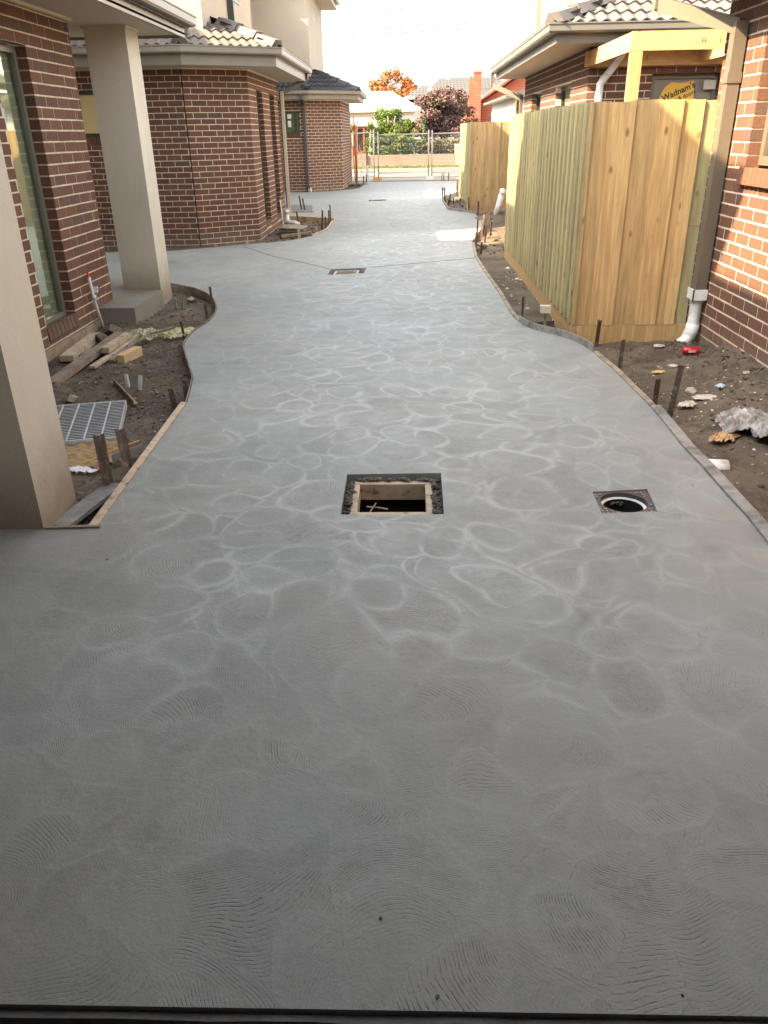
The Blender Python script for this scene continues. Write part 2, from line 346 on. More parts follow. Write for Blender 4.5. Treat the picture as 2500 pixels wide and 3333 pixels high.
class Brickwork:
    """walls of one house: mortar core plus every brick"""
    def __init__(s, house, mat=None): s.h = house; s.core = MB(); s.bricks = []; s.mat = mat or M_BRICK
    def wall(s, p0, p1, z0, z1, holes=(), start='L0', end='flush', offset=0., ci=(.006, .006), thick=.1):
        p0, p1 = V(p0), V(p1); d = (p1-p0).to_3d(); L = d.length; d.normalize(); nrm = V((d.y, -d.x, 0))   # outward is right of travel
        ang = atan2(d.y, d.x); k = 0; z = z0
        while z < z1-.02:
            zb = z+.006; zt = min(z+.080, z1-.001); zm = (z+z+.086)/2; par = (k % 2)
            if start == 'L0': s0 = 0 if par == 0 else .12; first = .23
            elif start == 'L1': s0 = .12 if par == 0 else 0; first = .23
            else: s0 = .004; first = .23 if par == 0 else .11
            e0 = L-(.004 if end == 'flush' else (0 if (par == 0) == (end == 'L0') else .12))
            iv = [(s0, e0)]
            for (a, b, c, e) in holes:
                if c < zm < e: iv = subtract(iv, a, b)
            bl = []; q = s0+offset; n_ = first if offset == 0 else .23
            if offset: bl.append((s0, s0+offset-.01))
            while q < e0: bl.append((q, min(q+n_, e0))); q += n_+.01; n_ = .23
            for (a, b) in bl:
                for (i, j) in iv:
                    u, w = max(a, i), min(b, j)
                    if w-u > .03:
                        c = p0.to_3d()+d*((u+w)/2)-nrm*(.055+random.uniform(-.0015, .0015)); c.z = (zb+zt)/2+random.uniform(-.001, .001)
                        s.bricks.append((c, ang, w-u, zt-zb, nrm))
            z += .086; k += 1
        # mortar core, split round the openings
        zs = sorted({z0, z1-.002, *[max(z0, min(z1-.002, h[2]-.003)) for h in holes], *[max(z0, min(z1-.002, h[3]+.003)) for h in holes]})
        for a, b in zip(zs[:-1], zs[1:]):
            if b-a < .002: continue
            iv = [(ci[0], L-ci[1])]
            for h in holes:
                if h[2]-.003 <= a+1e-5 and h[3]+.003 >= b-1e-5: iv = subtract(iv, h[0]-.005, h[1]+.005)
            for (i, j) in iv:
                c = p0.to_3d()+d*((i+j)/2)-nrm*(.0035+(thick-.0035)/2); c.z = (a+b)/2
                s.core.obox(c, d, nrm, j-i, thick-.0035, b-a)
    def rowlock(s, p0, p1, ztop, drop, proj_, tall=.11, pitch=.086, label=None):
        """sloping sill of bricks on edge"""
        p0, p1 = V(p0), V(p1); d = (p1-p0).to_3d(); L = d.length; d.normalize(); nrm = V((d.y, -d.x, 0)); n = max(1, round(L/pitch)); w = L/n
        for i in range(n):
            c = p0.to_3d()+d*(w*(i+.5))+nrm*(proj_-.075); c.z = ztop-tall/2-drop*.3
            s.bricks.append((c, atan2(d.y, d.x), w-.01, tall, nrm, -drop))
    def finish(s):
        h = s.h; wall = part(s.core, 'wall', M_MORTAR, h)
        def score(b):
            x, y, w = proj(b[0]); vis = (-40 < x < 2540 and -40 < y < 3400 and w > .3)
            face = (CAM-b[0]).normalized().dot(b[4])
            return (b[2]*b[3]/(w*w)*max(face, .02)) if vis else 0
        s.bricks.sort(key=score, reverse=True); rest = MB()
        for i, b in enumerate(s.bricks):
            sill = len(b) > 5
            R = Matrix.Rotation(b[1]+random.uniform(-.004, .004), 4, 'Z')
            if sill: R = R@Matrix.Rotation(b[5]*2.2, 4, 'X')
            if i < 300 and score(b) > 0:
                o = link('brick', brick_mesh(b[2] if not sill else b[2], b[3], s.mat), wall, b[0])
                o.rotation_euler = R.to_euler()
            elif score(b) > 0 or i % 1 == 0:
                me = brick_mesh(b[2], b[3], s.mat); T = Matrix.Translation(b[0])@R
                rest.add([T@v.co for v in me.vertices], [tuple(p.vertices) for p in me.polygons])
        if rest.v: part(rest, 'brickwork', s.mat, h, kind='stuff')
        return wall

# ------------------------------------------------------------------ roofs
def tile_mesh(w, l, waves, amp, mat, name='roof_tile'):
    m = MB(); n = 8*waves//1 if waves > 1 else 8; n = 6*waves+1
    prof = [(w*i/(n-1), amp*(.5+.5*cos(2*pi*waves*i/(n-1)))) for i in range(n)]
    vs = []
    for (y, dz) in ((0, .026), (l, 0)):
        for (x, z) in prof: vs.append((x, y, z+dz))
    for (x, z) in prof: vs.append((x, 0, z+.026-.016))
    fs = [(i, i+1, n+i+1, n+i) for i in range(n-1)]+[(2*n+i, 2*n+i+1, i+1, i) for i in range(n-1)]
    return m.add(vs, fs).mesh(name, mat, smooth=False)
def cap_mesh(l, w, h, mat):
    m = MB(); pr = [(-w/2, -h*1.2), (-w*.26, 0), (w*.26, 0), (w/2, -h*1.2)]
    vs = [(x*1.12, 0, z+.025) for x, z in pr]+[(x, l, z) for x, z in pr]+[(x*1.12, 0, z+.025-.02) for x, z in pr]
    m.add(vs[:8], [(i, i+1, 5+i, 4+i) for i in range(3)]+[(3, 2, 1, 0)])
    return m.mesh('ridge_cap', mat)
def hip_roof(house, poly, edges, zE, tan, mat, sheet_mat, tmax, rootname='roof', waves=2, tw=.30, tl=.33, bounds=None, caps=(), maxh=None):
    """poly: eave polygon (ccw), edges: indices that carry tiles; height above a point = slope * distance to the nearest eave"""
    P = [V(p) for p in poly]; n = len(P); E = []
    for i in range(n):
        a, b = P[i], P[(i+1) % n]; d = (b-a).normalized(); E.append((a, d, V((-d.y, d.x)), (b-a).length))
    def dist(q): return [(q-e[0]).dot(e[2]) for e in E]
    def H(q): return zE+tan*min(dist(q))
    xs = [p.x for p in P]; ys = [p.y for p in P]; g = .2; deck = MB()
    x = min(xs)
    while x < max(xs)-1e-6:
        y = min(ys)
        while y < max(ys)-1e-6:
            qs = [V((x, y)), V((x+g, y)), V((x+g, y+g)), V((x, y+g))]
            dm = [min(dist(q)) for q in qs]
            if min(dm) > -.001 and (bounds is None or bounds(V((x+g/2, y+g/2)))):
                deck.add([(q.x, q.y, zE+tan*dd-.03) for q, dd in zip(qs, dm)], [(0, 1, 2, 3)])
            y += g
        x += g
    roof = part(deck, rootname, sheet_mat, house)
    tm = tile_mesh(tw, tl+.06, waves, .034, mat); cosp = 1/sqrt(1+tan*tan); cands = []
    for k in edges:
        a, d, inw, L = E[k]; up = V((inw.x, inw.y, tan)).normalized(); nz = d.to_3d().cross(up)
        R = Matrix((d.to_3d(), up, nz)).transposed()
        for r in range(int(tmax/(tl*cosp))):
            t = r*tl*cosp-.03
            for c in range(-16, int(L/tw)+16):
                s_ = c*tw; q = a+d*(s_+tw/2)+inw*(t+tl*.5)
                dm = dist(q)
                if dm.index(min(dm)) != k or (bounds and not bounds(q)): continue
                p0 = a+d*s_+inw*t; cands.append((V((p0.x, p0.y, zE+tan*t)), R))
    def sc(c):
        x, y, w = proj(c[0]); return 1/w if (w > .3 and -60 < x < 2560 and -60 < y < 3400) else 0
    cands.sort(key=sc, reverse=True); rest = MB()
    for i, (p, R) in enumerate(cands):
        if i < 300 and sc((p, R)) > 0:
            o = link('roof_tile', tm, roof, p); o.rotation_euler = R.to_euler()
        else:
            T = Matrix.Translation(p)@R.to_4x4(); rest.add([T@v.co for v in tm.vertices], [tuple(f.vertices) for f in tm.polygons])
    if rest.v: part(rest, 'roof_tiling', mat, house, kind='stuff')
    cm = cap_mesh(.40, .25, .085, mat)
    for (q0, q1) in caps:
        q0, q1 = V(q0), V(q1); d = (q1-q0); L = d.length; d.normalize(); t = 0
        while t < L:
            a = q0+d*t; b = q0+d*(t+.36)
            if bounds and not bounds(b): break
            A, B = V((a.x, a.y, H(a)+.095)), V((b.x, b.y, H(b)+.095)); yv = (B-A).normalized(); xv = yv.cross(V((0, 0, 1))).normalized(); zv = xv.cross(yv)
            o = link('ridge_cap', cm, roof, A); o.rotation_euler = Matrix((xv, yv, zv)).transposed().to_euler(); t += .36
    return H
def bisect(P, i, L):
    a, b, c = V(P[i-1]), V(P[i]), V(P[(i+1) % len(P)]); u = (a-b).normalized(); w = (c-b).normalized(); d = (u+w).normalized()
    return (b, b+d*L)
def gutter(house, path, z, mat, h=.105, w=.12, name='gutter'):
    pr = [(0, 0), (w*.8, 0), (w*.92, .02), (w*.92, h-.02), (w, h-.014), (w, h), (w-.012, h), (w-.018, h-.02), (w*.78, .012), (.004, .012)]
    m = MB().sweep([V((p[0], p[1], z)) for p in path], pr); return part(m, name, mat, house)
def fascia(house, path, z0, z1, mat, t=.022):
    pr = [(.004, z0), (.004, z1), (-t, z1), (-t, z0)]
    m = MB().sweep([V((p[0], p[1], 0)) for p in path], pr)
    m.sweep([V((p[0], p[1], 0)) for p in path], [(.010, z1-.05), (.010, z1-.045), (0.005, z1-.045), (.005, z1-.05)])
    return part(m, 'fascia', mat, house)
def win(house, x0, y0, x1, y1, z0, z1, nrm, fw_=.05, fmat=None, pmat=None, back=None, mull=None, depth=.06, name='window'):
    """framed window between two plan points"""
    a, b = V((x0, y0, 0)), V((x1, y1, 0)); d = (b-a).normalized(); n_ = V((*nrm, 0)); L = (b-a).length; m = MB()
    def r(s0, s1, za, zb, dep=depth, off=0): m.obox(a+d*((s0+s1)/2)-n_*(dep/2+off)+V((0, 0, (za+zb)/2)), d, n_, s1-s0, dep, zb-za)
    r(0, fw_, z0, z1); r(L-fw_, L, z0, z1); r(fw_, L-fw_, z0, z0+fw_); r(fw_, L-fw_, z1-fw_, z1)
    if mull: r(mull-.02, mull+.02, z0+fw_, z1-fw_)
    fr = part(m, name, fmat or M_FRAME, house)
    def sheet(off, nm, mt, par, th=.006):
        q = MB(); q.obox(a+d*(L/2)-n_*off+V((0, 0, (z0+z1)/2)), d, n_, L-2*fw_+.01, th, z1-z0-2*fw_+.01); return part(q, nm, mt, par)
    sheet(depth*.55, 'pane', pmat or M_GLASS, fr)
    if back: q = MB(); q.obox(a+d*(L/2)-n_*(depth+.012)+V((0, 0, (z0+z1)/2)), d, n_, L, .008, z1-z0); part(q, 'blind_or_dark_backing', back, fr)  # pale blinds, and the black sheets that paint in dark rooms
    return fr

# ================================================================== SETTING
SLAB = [(-6, .957), (1.5, .957), (1.5, 2.9), (1.513, 3.15), (1.507, 3.4), (1.51, 3.74), (1.5, 4.01), (1.512, 4.3), (1.52, 4.7), (1.508, 5.15), (1.49, 5.6), (1.45, 6.1), (1.384, 6.42), (1.273, 6.65), (1.12, 6.86), (1.03, 7.1), (.985, 7.63), (.984, 8.7), (.955, 9.95), (.94, 11.4), (1.02, 12.95), (1.06, 13.3), (1.2, 14.2), (1.36, 15.08), (1.45, 16.1), (1.477, 16.5), (1.442, 17.7), (1.3, 18.1), (1.1, 18.42), (.92, 18.83), (.9, 20.4), (.9, 21.65), (1.1, 23.3), (1.53, 25.0), (3.0, 26.5), (3.2, 30.1), (-1.42, 30.5), (-1.466, 29.57), (-1.52, 27.7), (-1.59, 27.14), (-1.80, 26.60), (-2.15, 26.2), (-2.55, 25.94), (-3.0, 25.7), (-6, 25.6), (-6, 18.4), (-2.7, 17.92), (-1.56, 17.2), (-1.486, 16.36), (-1.46, 15.48), (-1.507, 14.81), (-1.635, 14.26), (-1.83, 13.76), (-2.15, 13.4), (-2.86, 12.98), (-3.26, 12.69), (-3.7, 12.45), (-6.5, 12.4), (-6.5, 9.8), (-2.84, 9.5), (-2.49, 9.18), (-2.31, 8.93), (-2.16, 8.66), (-2.04, 8.35), (-1.945, 8.0), (-1.895, 7.67), (-1.883, 7.3), (-1.92, 7.0), (-1.91, 6.66), (-1.866, 6.4), (-1.77, 6.1), (-1.636, 5.7), (-1.55, 5.43), (-1.452, 4.88), (-1.40, 3.07), (-6, 3.07)]
H1 = [(-.312, 3.2), (.163, 3.2), (.168, 3.68), (-.314, 3.668)]
H2 = [(-.997, 9.995), (-.55, 10.08), (-.535, 10.52), (-.993, 10.43)]
H3 = [(-1.01, 21.65), (-.55, 21.75), (-.555, 22.25), (-1.02, 22.2)]
cx, cy, cr = 1.012, 3.332, .108
PIT_H = [(.879, 3.2), (1.135, 3.222), (1.157, 3.468), (.888, 3.438)]
def smooth_poly(P, a, b):
    """round off the bends between indices a and b"""
    out = []
    for i, p in enumerate(P):
        if a <= i < b:
            p0, p1, p2, p3 = [V(P[(i+k) % len(P)]) for k in (-1, 0, 1, 2)]
            for t in (0, .33, .66):
                q = .5*((2*p1)+(p2-p0)*t+(2*p0-5*p1+4*p2-p3)*t*t+(3*p1-p0-3*p2+p3)*t**3); out.append((q.x, q.y))
        else: out.append(p)
    return out
S2 = SLAB
def sm_range(P, pred):
    out = []
    for i, p in enumerate(P):
        out.append(p)
        q = P[(i+1) % len(P)]
        if pred(p) and pred(q) and (V(p)-V(q)).length > .12:
            p0, p1, p2, p3 = V(P[i-1]), V(p), V(q), V(P[(i+2) % len(P)])
            for t in (.25, .5, .75):
                c = .5*((2*p1)+(p2-p0)*t+(2*p0-5*p1+4*p2-p3)*t*t+(3*p1-p0-3*p2+p3)*t**3); out.append((c.x, c.y))
    return out
isL = lambda p: -2.6 < p[0] < -1.44 and 4.9 < p[1] < 9.3
isR = lambda p: .9 < p[0] < 1.47 and 6.0 < p[1] < 7.7
isB = lambda p: -2.3 < p[0] < -1.4 and 13.3 < p[1] < 17.21
S2 = sm_range(SLAB, lambda p: isL(p) or isR(p) or isB(p))
loops = [S2, H1, H2, H3, PIT_H]
vec = [[V((*p, 0)) for p in l] for l in loops]
flat = [p for l in vec for p in l]
tri = tessellate_polygon(vec)
mb = MB(); mb.v = [tuple(p) for p in flat]
for t in tri:
    a, b, c = (flat[i] for i in t); mb.f.append(tuple(t) if (b-a).cross(c-a).z > 0 else tuple(t)[::-1])
o = 0
for l in vec:
    m_ = len(l); ob = len(mb.v); mb.v += [(p.x, p.y, -.13) for p in l]
    for i in range(m_): mb.f.append((o+i, o+(i+1) % m_, ob+(i+1) % m_, ob+i))
    o += m_
struct(mb, 'concrete_driveway', M_SLAB)
# saw-cut joints (recessed strips need depth: thin dark grooves laid as sunk slots)
M_JOINT = simple('joint_line', (.11, .11, .105), .9, .2, 30)
jm = MB()
for (a, b) in (((-2.60, 12.86), (-1.92, 11.66)), ((-1.92, 11.66), (-1.47, 11.1)), ((-1.47, 11.1), (-1.0, 10.44)), ((-.53, 10.52), (.94, 11.25))):
    w_ = .005 if a[0] == -.53 else .011
    jm.bar((a[0], a[1], .0), (b[0], b[1], .0), w_, .006)
struct(jm, 'joint', M_JOINT)

# garage threshold under the camera
M_GSLAB = simple('garage_floor_concrete', (.30, .28, .25), .75, .12, 6, (60, .5, .002))
M_ROUGHC = simple('rough_concrete_edge', (.10, .10, .097), .85, .25, 14, (50, 1., .006))
lip = MB()
N = 60
for i in range(N):
    x0, x1 = -3+6*i/N, -3+6*(i+1)/N; d0 = .004*noise.noise(V((x0*6, 0, 0))); d1 = .004*noise.noise(V((x1*6, 0, 0)))
    lip.add([(x0, .957, -.016+d0), (x1, .957, -.016+d1), (x1, .936+d1*.7, -.008+d1), (x0, .936+d0*.7, -.008+d0), (x0, .936+d0*.7, -.1), (x1, .936+d1*.7, -.1)], [(0, 1, 2, 3)[::-1], (3, 2, 5, 4)[::-1]])
struct(lip, 'rebated_slab_edge', M_ROUGHC)
struct(MB().box(-6, 3.2, -7, .918, -.2, -.012), 'garage_floor', M_GSLAB)

# site soil
def fall(d, r): return exp(-(d/r)**2)
MOUNDS = [(2.55, 5.9, .45, .13), (2.5, 5.3, .5, .12), (2.45, 4.5, .6, .07), (2.2, 6.45, .22, .045), (1.85, 16.6, .5, .16), (2.2, 17.2, .6, .2), (1.32, 20.3, .33, .2), (1.15, 20.9, .25, .12), (-2.8, 7.6, .25, .04), (-2.7, 5.3, .5, .03), (-1.75, 27.3, .5, .10), (-1.6, 29.2, .5, .10), (-2.7, 26.0, .5, .05), (1.9, 4.2, .3, .03), (-3.2, 12.95, .5, .03), (-2.3, 13.75, .4, .03), (1.45, 13.9, .3, .06), (-1.9, 15.9, .3, .02)]
def soil_z(x, y):
    z = -.085+.018*noise.noise(V((x*2.3, y*2.3, 3)))+.012*noise.noise(V((x*8, y*8, 1)))+.011*noise.noise(V((x*19, y*19, 5)))+.007*noise.noise(V((x*47, y*47, 7)))
    for (a, b, r, h) in MOUNDS:
        d = (x-a)**2+(y-b)**2
        if d < 9*r*r: z += h*exp(-d/(r*r))*(1+.35*noise.noise(V((x*9, y*9, 2))))
    return z
def soil(x0, x1, y0, y1, g, mb):
    nx, ny = int((x1-x0)/g), int((y1-y0)/g); o = len(mb.v)
    mb.v += [(x0+i*g, y0+j*g, soil_z(x0+i*g, y0+j*g)) for j in range(ny+1) for i in range(nx+1)]
    mb.f += [(o+j*(nx+1)+i, o+j*(nx+1)+i+1, o+(j+1)*(nx+1)+i+1, o+(j+1)*(nx+1)+i) for j in range(ny) for i in range(nx)]
sb = MB(); soil(-3.2, -1.3, 3.1, 9.7, .022, sb); soil(1.42, 2.7, 2.4, 7.6, .022, sb)
struct(sb, 'garden_soil', M_DIRT, True)
sb = MB(); soil(.85, 3.0, 7.58, 23.9, .06, sb); soil(-4.6, -1.2, 12.3, 18.4, .05, sb); soil(-5, -1.2, 25.3, 31.5, .07, sb)
struct(sb, 'verge_soil', M_DIRT, True)
M_GROUND = simple('bare_ground', (.17, .13, .09), .95, .2, 1.2)
gq = MB()
for (a, b, c, d, z) in ((-450, -8, -60, 450, -.16), (8, 450, -60, 450, -.16), (-8, 8, -60, -8, -.16), (-8, 8, 30.1, 450, -.16), (-8, 8, -8, 30.1, -.9)): gq.add([(a, c, z), (b, c, z), (b, d, z), (a, d, z)], [(0, 1, 2, 3)])
struct(gq, 'ground', M_GROUND)
# beyond the drive: crossover, footpath, road, verge, far footpath
M_PATH = simple('footpath_concrete', (.22, .195, .155), .85, .1, .8)
M_ROAD = simple('asphalt', (.085, .08, .075), .85, .12, .6, (120, .5, .004))
M_ROADP = simple('road_paint', (.5, .5, .48), .7, .05)
struct(MB().box(-60, 60, 31.4, 33.9, -.2, -.012), 'footpath', M_PATH)
struct(MB().box(-60, 60, 30.2, 31.38, -.2, -.03), 'crossover', M_PATH)
struct(MB().box(-60, 60, 34.0, 41.3, -.25, -.05), 'road', M_ROAD)
struct(MB().box(-60, 60, 41.32, 41.62, -.25, .03), 'kerb', M_PATH)
struct(MB().box(-60, 60, 33.91, 33.99, -.25, -.005), 'near_kerb', M_PATH)
struct(MB().box(-60, 60, 44.6, 45.9, -.25, .035), 'far_footpath', M_PATH)
struct(MB().box(-60, 60, 38.45, 38.57, -.06, -.046), 'lane_line', M_ROADP)
M_GRASS = simple('verge_grass', (.07, .085, .016), .9, .3, 5, (30, .9, .03), col2=(.15, .13, .05), c2s=2)
struct(MB().box(-60, 60, 41.64, 44.58, -.25, .03), 'grass_verge', M_GRASS)
gb = MB()
for _ in range(9000):
    x, y = random.uniform(-7, 8), random.uniform(41.7, 44.5); h = random.uniform(.03, .1); a = random.uniform(0, pi)
    dx, dy = cos(a)*.02, sin(a)*.02
    gb.add([(x-dx, y-dy, .03), (x+dx, y+dy, .03), (x+random.uniform(-.03, .03), y, .03+h)], [(0, 1, 2)])
o = solo(gb, 'grass', M_GRASS, (0, 43, .03), 'short yellow green grass growing on the road verge', 'grass'); o['kind'] = 'stuff'

# pebbles and clods lying on the soil
def rock(mb, c, r, sq=.6, seed=0):
    vs = []; rs = random.Random(seed)
    for (x, y, z) in ((1, 0, 0), (-1, 0, 0), (0, 1, 0), (0, -1, 0), (0, 0, 1), (0, 0, -1), (.65, .65, .5), (-.65, .6, .5), (.6, -.65, .5), (-.6, -.65, .5)):
        k = rs.uniform(.7, 1.25)*r; vs.append(V((x*k, y*k, z*k*sq)))
    R = Matrix.Rotation(rs.uniform(0, 6), 3, 'Z')@Matrix.Rotation(rs.uniform(-.4, .4), 3, 'X')
    mb.add([R@v+V(c) for v in vs], [(4, 6, 7), (4, 7, 9), (4, 9, 8), (4, 8, 6), (0, 2, 6), (2, 7, 6), (2, 1, 7), (1, 9, 7), (1, 3, 9), (3, 8, 9), (3, 0, 8), (0, 6, 8), (5, 2, 0), (5, 1, 2), (5, 3, 1), (5, 0, 3)])
from mathutils.geometry import intersect_point_tri_2d
def in_poly(x, y, P=SLAB):
    c = False; j = len(P)-1
    for i in range(len(P)):
        if (P[i][1] > y) != (P[j][1] > y) and x < (P[j][0]-P[i][0])*(y-P[i][1])/(P[j][1]-P[i][1])+P[i][0]: c = not c
        j = i
    return c
def scatter(mb, n, x0, x1, y0, y1, r0, r1, s0, dens=None):
    k = 0; t = 0
    while k < n and t < n*6:
        t += 1; x, y = random.uniform(x0, x1), random.uniform(y0, y1)
        if in_poly(x, y) or (dens and random.random() > dens(x, y)): continue
        r = r0+(r1-r0)*random.random()**3.2; rock(mb, (x, y, soil_z(x, y)+r*.12), r, .6, s0+k); k += 1
def nearrock(mb, n, s0):
    scatter(mb, n, -3.0, -1.45, 3.15, 5.2, .003, .015, s0, lambda x, y: .4+.6*(x > -2.1))
M_GRAV = simple('soil_gravel', (.17, .14, .105), .9, .3, 15, rand=.5)
M_CLOD = simple('soil_clod', (.095, .072, .050), .95, .3, 30, (60, .8, .01), rand=.3)
pb = MB(); nearrock(pb, 1800, 0); scatter(pb, 1500, -3.0, -1.6, 5.0, 9.2, .004, .017, 5000, lambda x, y: .35+.65*(x > -2.4 and y < 7))
o = solo(pb, 'gravel', M_GRAV, (-2.2, 6, -.08), 'loose gravel scattered over the dug soil beside the brown brick wall on the left', 'gravel'); o['kind'] = 'stuff'
pb = MB(); scatter(pb, 1200, 1.5, 2.5, 2.6, 7.6, .003, .011, 9000)
o = solo(pb, 'gravel', M_GRAV, (2, 5, -.08), 'loose gravel scattered over the soil strip along the right hand wall', 'gravel'); o['kind'] = 'stuff'
cb = MB(); scatter(cb, 1500, 1.6, 2.6, 3.0, 6.6, .005, .022, 12000, lambda x, y: .15+.85*(x > 2.1)); scatter(cb, 1400, -3, -1.4, 3.2, 9.2, .005, .02, 15000)
scatter(cb, 500, .9, 2.6, 12, 21, .012, .05, 17000); scatter(cb, 500, -2.6, -1.4, 12.4, 18, .01, .045, 19000); scatter(cb, 400, -3.6, -1.3, 25.4, 30.4, .015, .07, 21000)
o = solo(cb, 'soil_clods', M_CLOD, (0, 8, -.08), 'dark clods of earth lying on the dug strips beside the drive', 'soil'); o['kind'] = 'stuff'

M_CHIP = simple('plaster_chips', (.52, .48, .40), .9, .2, 20, rand=.35)
cb = MB(); scatter(cb, 150, 1.55, 2.4, 3.6, 6.4, .004, .014, 31000, lambda x, y: .25+.75*(abs(y-5.1) < .45)); scatter(cb, 70, -2.9, -1.5, 3.2, 9, .004, .012, 33000); scatter(cb, 40, 1.1, 1.5, 7.4, 11, .008, .03, 35000)
o = solo(cb, 'rubble', M_CHIP, (2, 5, -.08), 'pale plaster chips and litter crumbs scattered over the soil strips', 'rubble'); o['kind'] = 'stuff'

# ================================================================== LEFT HOUSE 1 (window wall and porch)
h1 = thing('brick_house', (-3.0, 6.5, -.08), 'brown brick house on the near left with tall narrow window and square pillar porch', 'house', 'brown brick houses along the drive')
bw = Brickwork(h1)
Y1 = 3.4
bw.wall((-3, Y1), (-3, 8.0), -.077, 2.53, holes=[(6.42-Y1, 7.03-Y1, .055, 2.245)], start='flush', end='L0')
bw.wall((-3, 8.0), (-9, 8.0), -.077, 2.53, start='L1', end='flush', ci=(.02, .006))
bw.rowlock((-3, 6.40), (-3, 7.05), .172, .055, .03)
bw.finish()
win(h1, -3.085, 6.42, -3.085, 7.03, .14, 2.235, (1, 0), .045, M_FRAME, M_GLASS, M_BLIND, None, .05)
part(MB().box(-3.05, -2.995, 6.40, 7.05, 2.2455, 2.2505), 'lintel', M_DARK, h1)
ft = MB(); ft.box(-3.06, -2.985, 3.4, 8.02, -.3, -.005); part(ft, 'footing', simple('clay_footing', (.30, .225, .15), .95, .2, 10, (30, .8, .015)), h1)
# porch roof, fascia, gutter
part(MB().box(-9, -2.335, Y1, 9.5, 2.54, 2.56), 'soffit', M_SOFFIT, h1)
part(MB().box(-3.0, -2.965, Y1, 8.035, 2.515, 2.539).box(-9, -3.0, 8.0, 8.03, 2.515, 2.539), 'trim', M_TRIM, h1)
part(MB().sweep([V((-2.335, Y1, 0)), V((-2.335, 9.5, 0)), V((-9, 9.5, 0))], [(0, 2.515), (0, 2.70), (-.03, 2.70), (-.03, 2.515)]), 'fascia', M_FASCIA, h1)
gutter(h1, [(-2.335, Y1), (-2.335, 9.5), (-9, 9.5)], 2.62, M_FASCIA, .10, .12)
part(MB().add([(-9.2, 3.4, 4.1), (-2.3, 3.4, 2.73), (-2.3, 9.6, 2.73), (-9.2, 9.6, 4.1), (-9.2, 3.4, 4.0), (-2.3, 3.4, 2.6), (-2.3, 9.6, 2.6), (-9.2, 9.6, 4.0)], [(0, 1, 2, 3), (4, 7, 6, 5), (0, 4, 5, 1), (1, 5, 6, 2), (2, 6, 7, 3), (3, 7, 4, 0)]), 'lower_roof', M_TILED, h1)
# square pillar on the step
pl = MB().box(-3.07, -2.67, 8.56, 8.94, -.1, 2.515); pl.box(-3.085, -2.655, 8.545, 8.955, 2.5155, 2.5395)
part(pl, 'pillar', M_PILLAR, h1)
part(MB().box(-8, -2.64, 7.55, 8.5, -.2, .1).box(-8, -2.86, 8.5, 9.2, -.2, .1), 'step', simple('smooth_step_concrete', (.205, .19, .16), .6, .12, 4), h1)
# upper storey, out of the picture above the eaves
up = MB().box(-10, -3.1, 4.45, 8.2, 3.3, 5.25).box(-10, -4.05, .5, 4.45, 3.3, 5.25).box(-10, -4.9, 8.2, 10.2, 3.3, 5.25)
part(up, 'upper_wall', M_RENDER, h1)
ur = MB()
for (x0, x1, y0, y1) in ((-10, -2.54, 4.12, 8.57), (-10, -3.5, -3, 4.12), (-10, -4.34, 8.57, 10.6)): ur.box(x0, x1, y0, y1, 5.22, 5.4)
part(ur, 'upper_eaves', M_FASCIA, h1)

# neighbour behind on the far left, which shades the gap between the houses
h0 = thing('rendered_house', (-11, 12.5, 0), 'rendered two storey house standing behind the gap between the left houses', 'house')
part(MB().box(-14, -6.4, 9.6, 16, 0, 5.15), 'wall', M_RENDER, h0); part(MB().box(-14.3, -5.95, 9.4, 16.3, 5.15, 5.32), 'roof', M_TILED, h0)
h00 = thing('rendered_house', (-11, 23, 0), 'rendered two storey house standing behind the gap before the farthest left house', 'house')
part(MB().box(-14, -6.4, 19.0, 27, 0, 5.15), 'wall', M_RENDER, h00); part(MB().box(-14.3, -5.95, 18.8, 27.2, 5.15, 5.32), 'roof', M_TILED, h00)

# ================================================================== GARAGE PORCH OVER THE CAMERA
gr = thing('garage', (-1.8, 3.2, 0), 'garage porch with cement rendered pillar at the near left corner of the drive', 'garage')
part(MB().box(-2.04, -1.637, 3.063, 3.43, -.2, 2.52), 'pillar', M_PILLAR, gr)
part(MB().box(-7, 2.2, -7, 1.25, 2.52, 2.56).box(-7, -1.1, 1.25, 3.5, 2.52, 2.56), 'ceiling', M_SOFFIT, gr)
part(MB().box(-7.2, 2.25, -7.2, 1.3, 2.563, 2.8).box(-7.2, -1.0, 1.3, 3.6, 2.563, 2.95), 'roof', M_TILED, gr)
part(MB().box(-7, 2.2, -7.2, -7.0, -.1, 2.52).box(-2.45, -2.25, -7, 3.06, -.1, 2.52).box(1.9, 2.05, -7, .9, -.1, 2.52), 'wall', M_RENDER, gr)

# ================================================================== LEFT HOUSE 2
h2 = thing('brick_house', (-2.56, 15.5, 0), 'brown brick house in the middle left with angled corner wall and two slit windows', 'house', 'brown brick houses along the drive')
bw = Brickwork(h2)
Z2 = .03-.172
bw.wall((-6.5, 13.64), (-3.49, 13.64), Z2, 2.535, holes=[(-5.9+6.5, -4.72+6.5, 1.49, 2.26)], start='flush', end='flush')
bw.wall((-3.475, 13.64), (-2.56, 14.2), Z2, 2.535, start='flush', end='flush')
slits = [(14.96-14.2, 15.54-14.2, .06, 2.27), (16.32-14.2, 16.9-14.2, .06, 2.27)]
bw.wall((-2.56, 14.2), (-2.56, 17.4), Z2, 2.535, holes=slits, start='flush', end='L0')
bw.wall((-2.56, 17.4), (-7, 17.4), Z2, 2.535, start='L1', end='flush', ci=(.02, .006))
bw.rowlock((-2.56, 14.95), (-2.56, 15.55), .18, .04, .02); bw.rowlock((-2.56, 16.31), (-2.56, 16.91), .18, .04, .02)
bw.rowlock((-5.92, 13.64), (-4.70, 13.64), 1.60, .02, .02)
bw.finish()
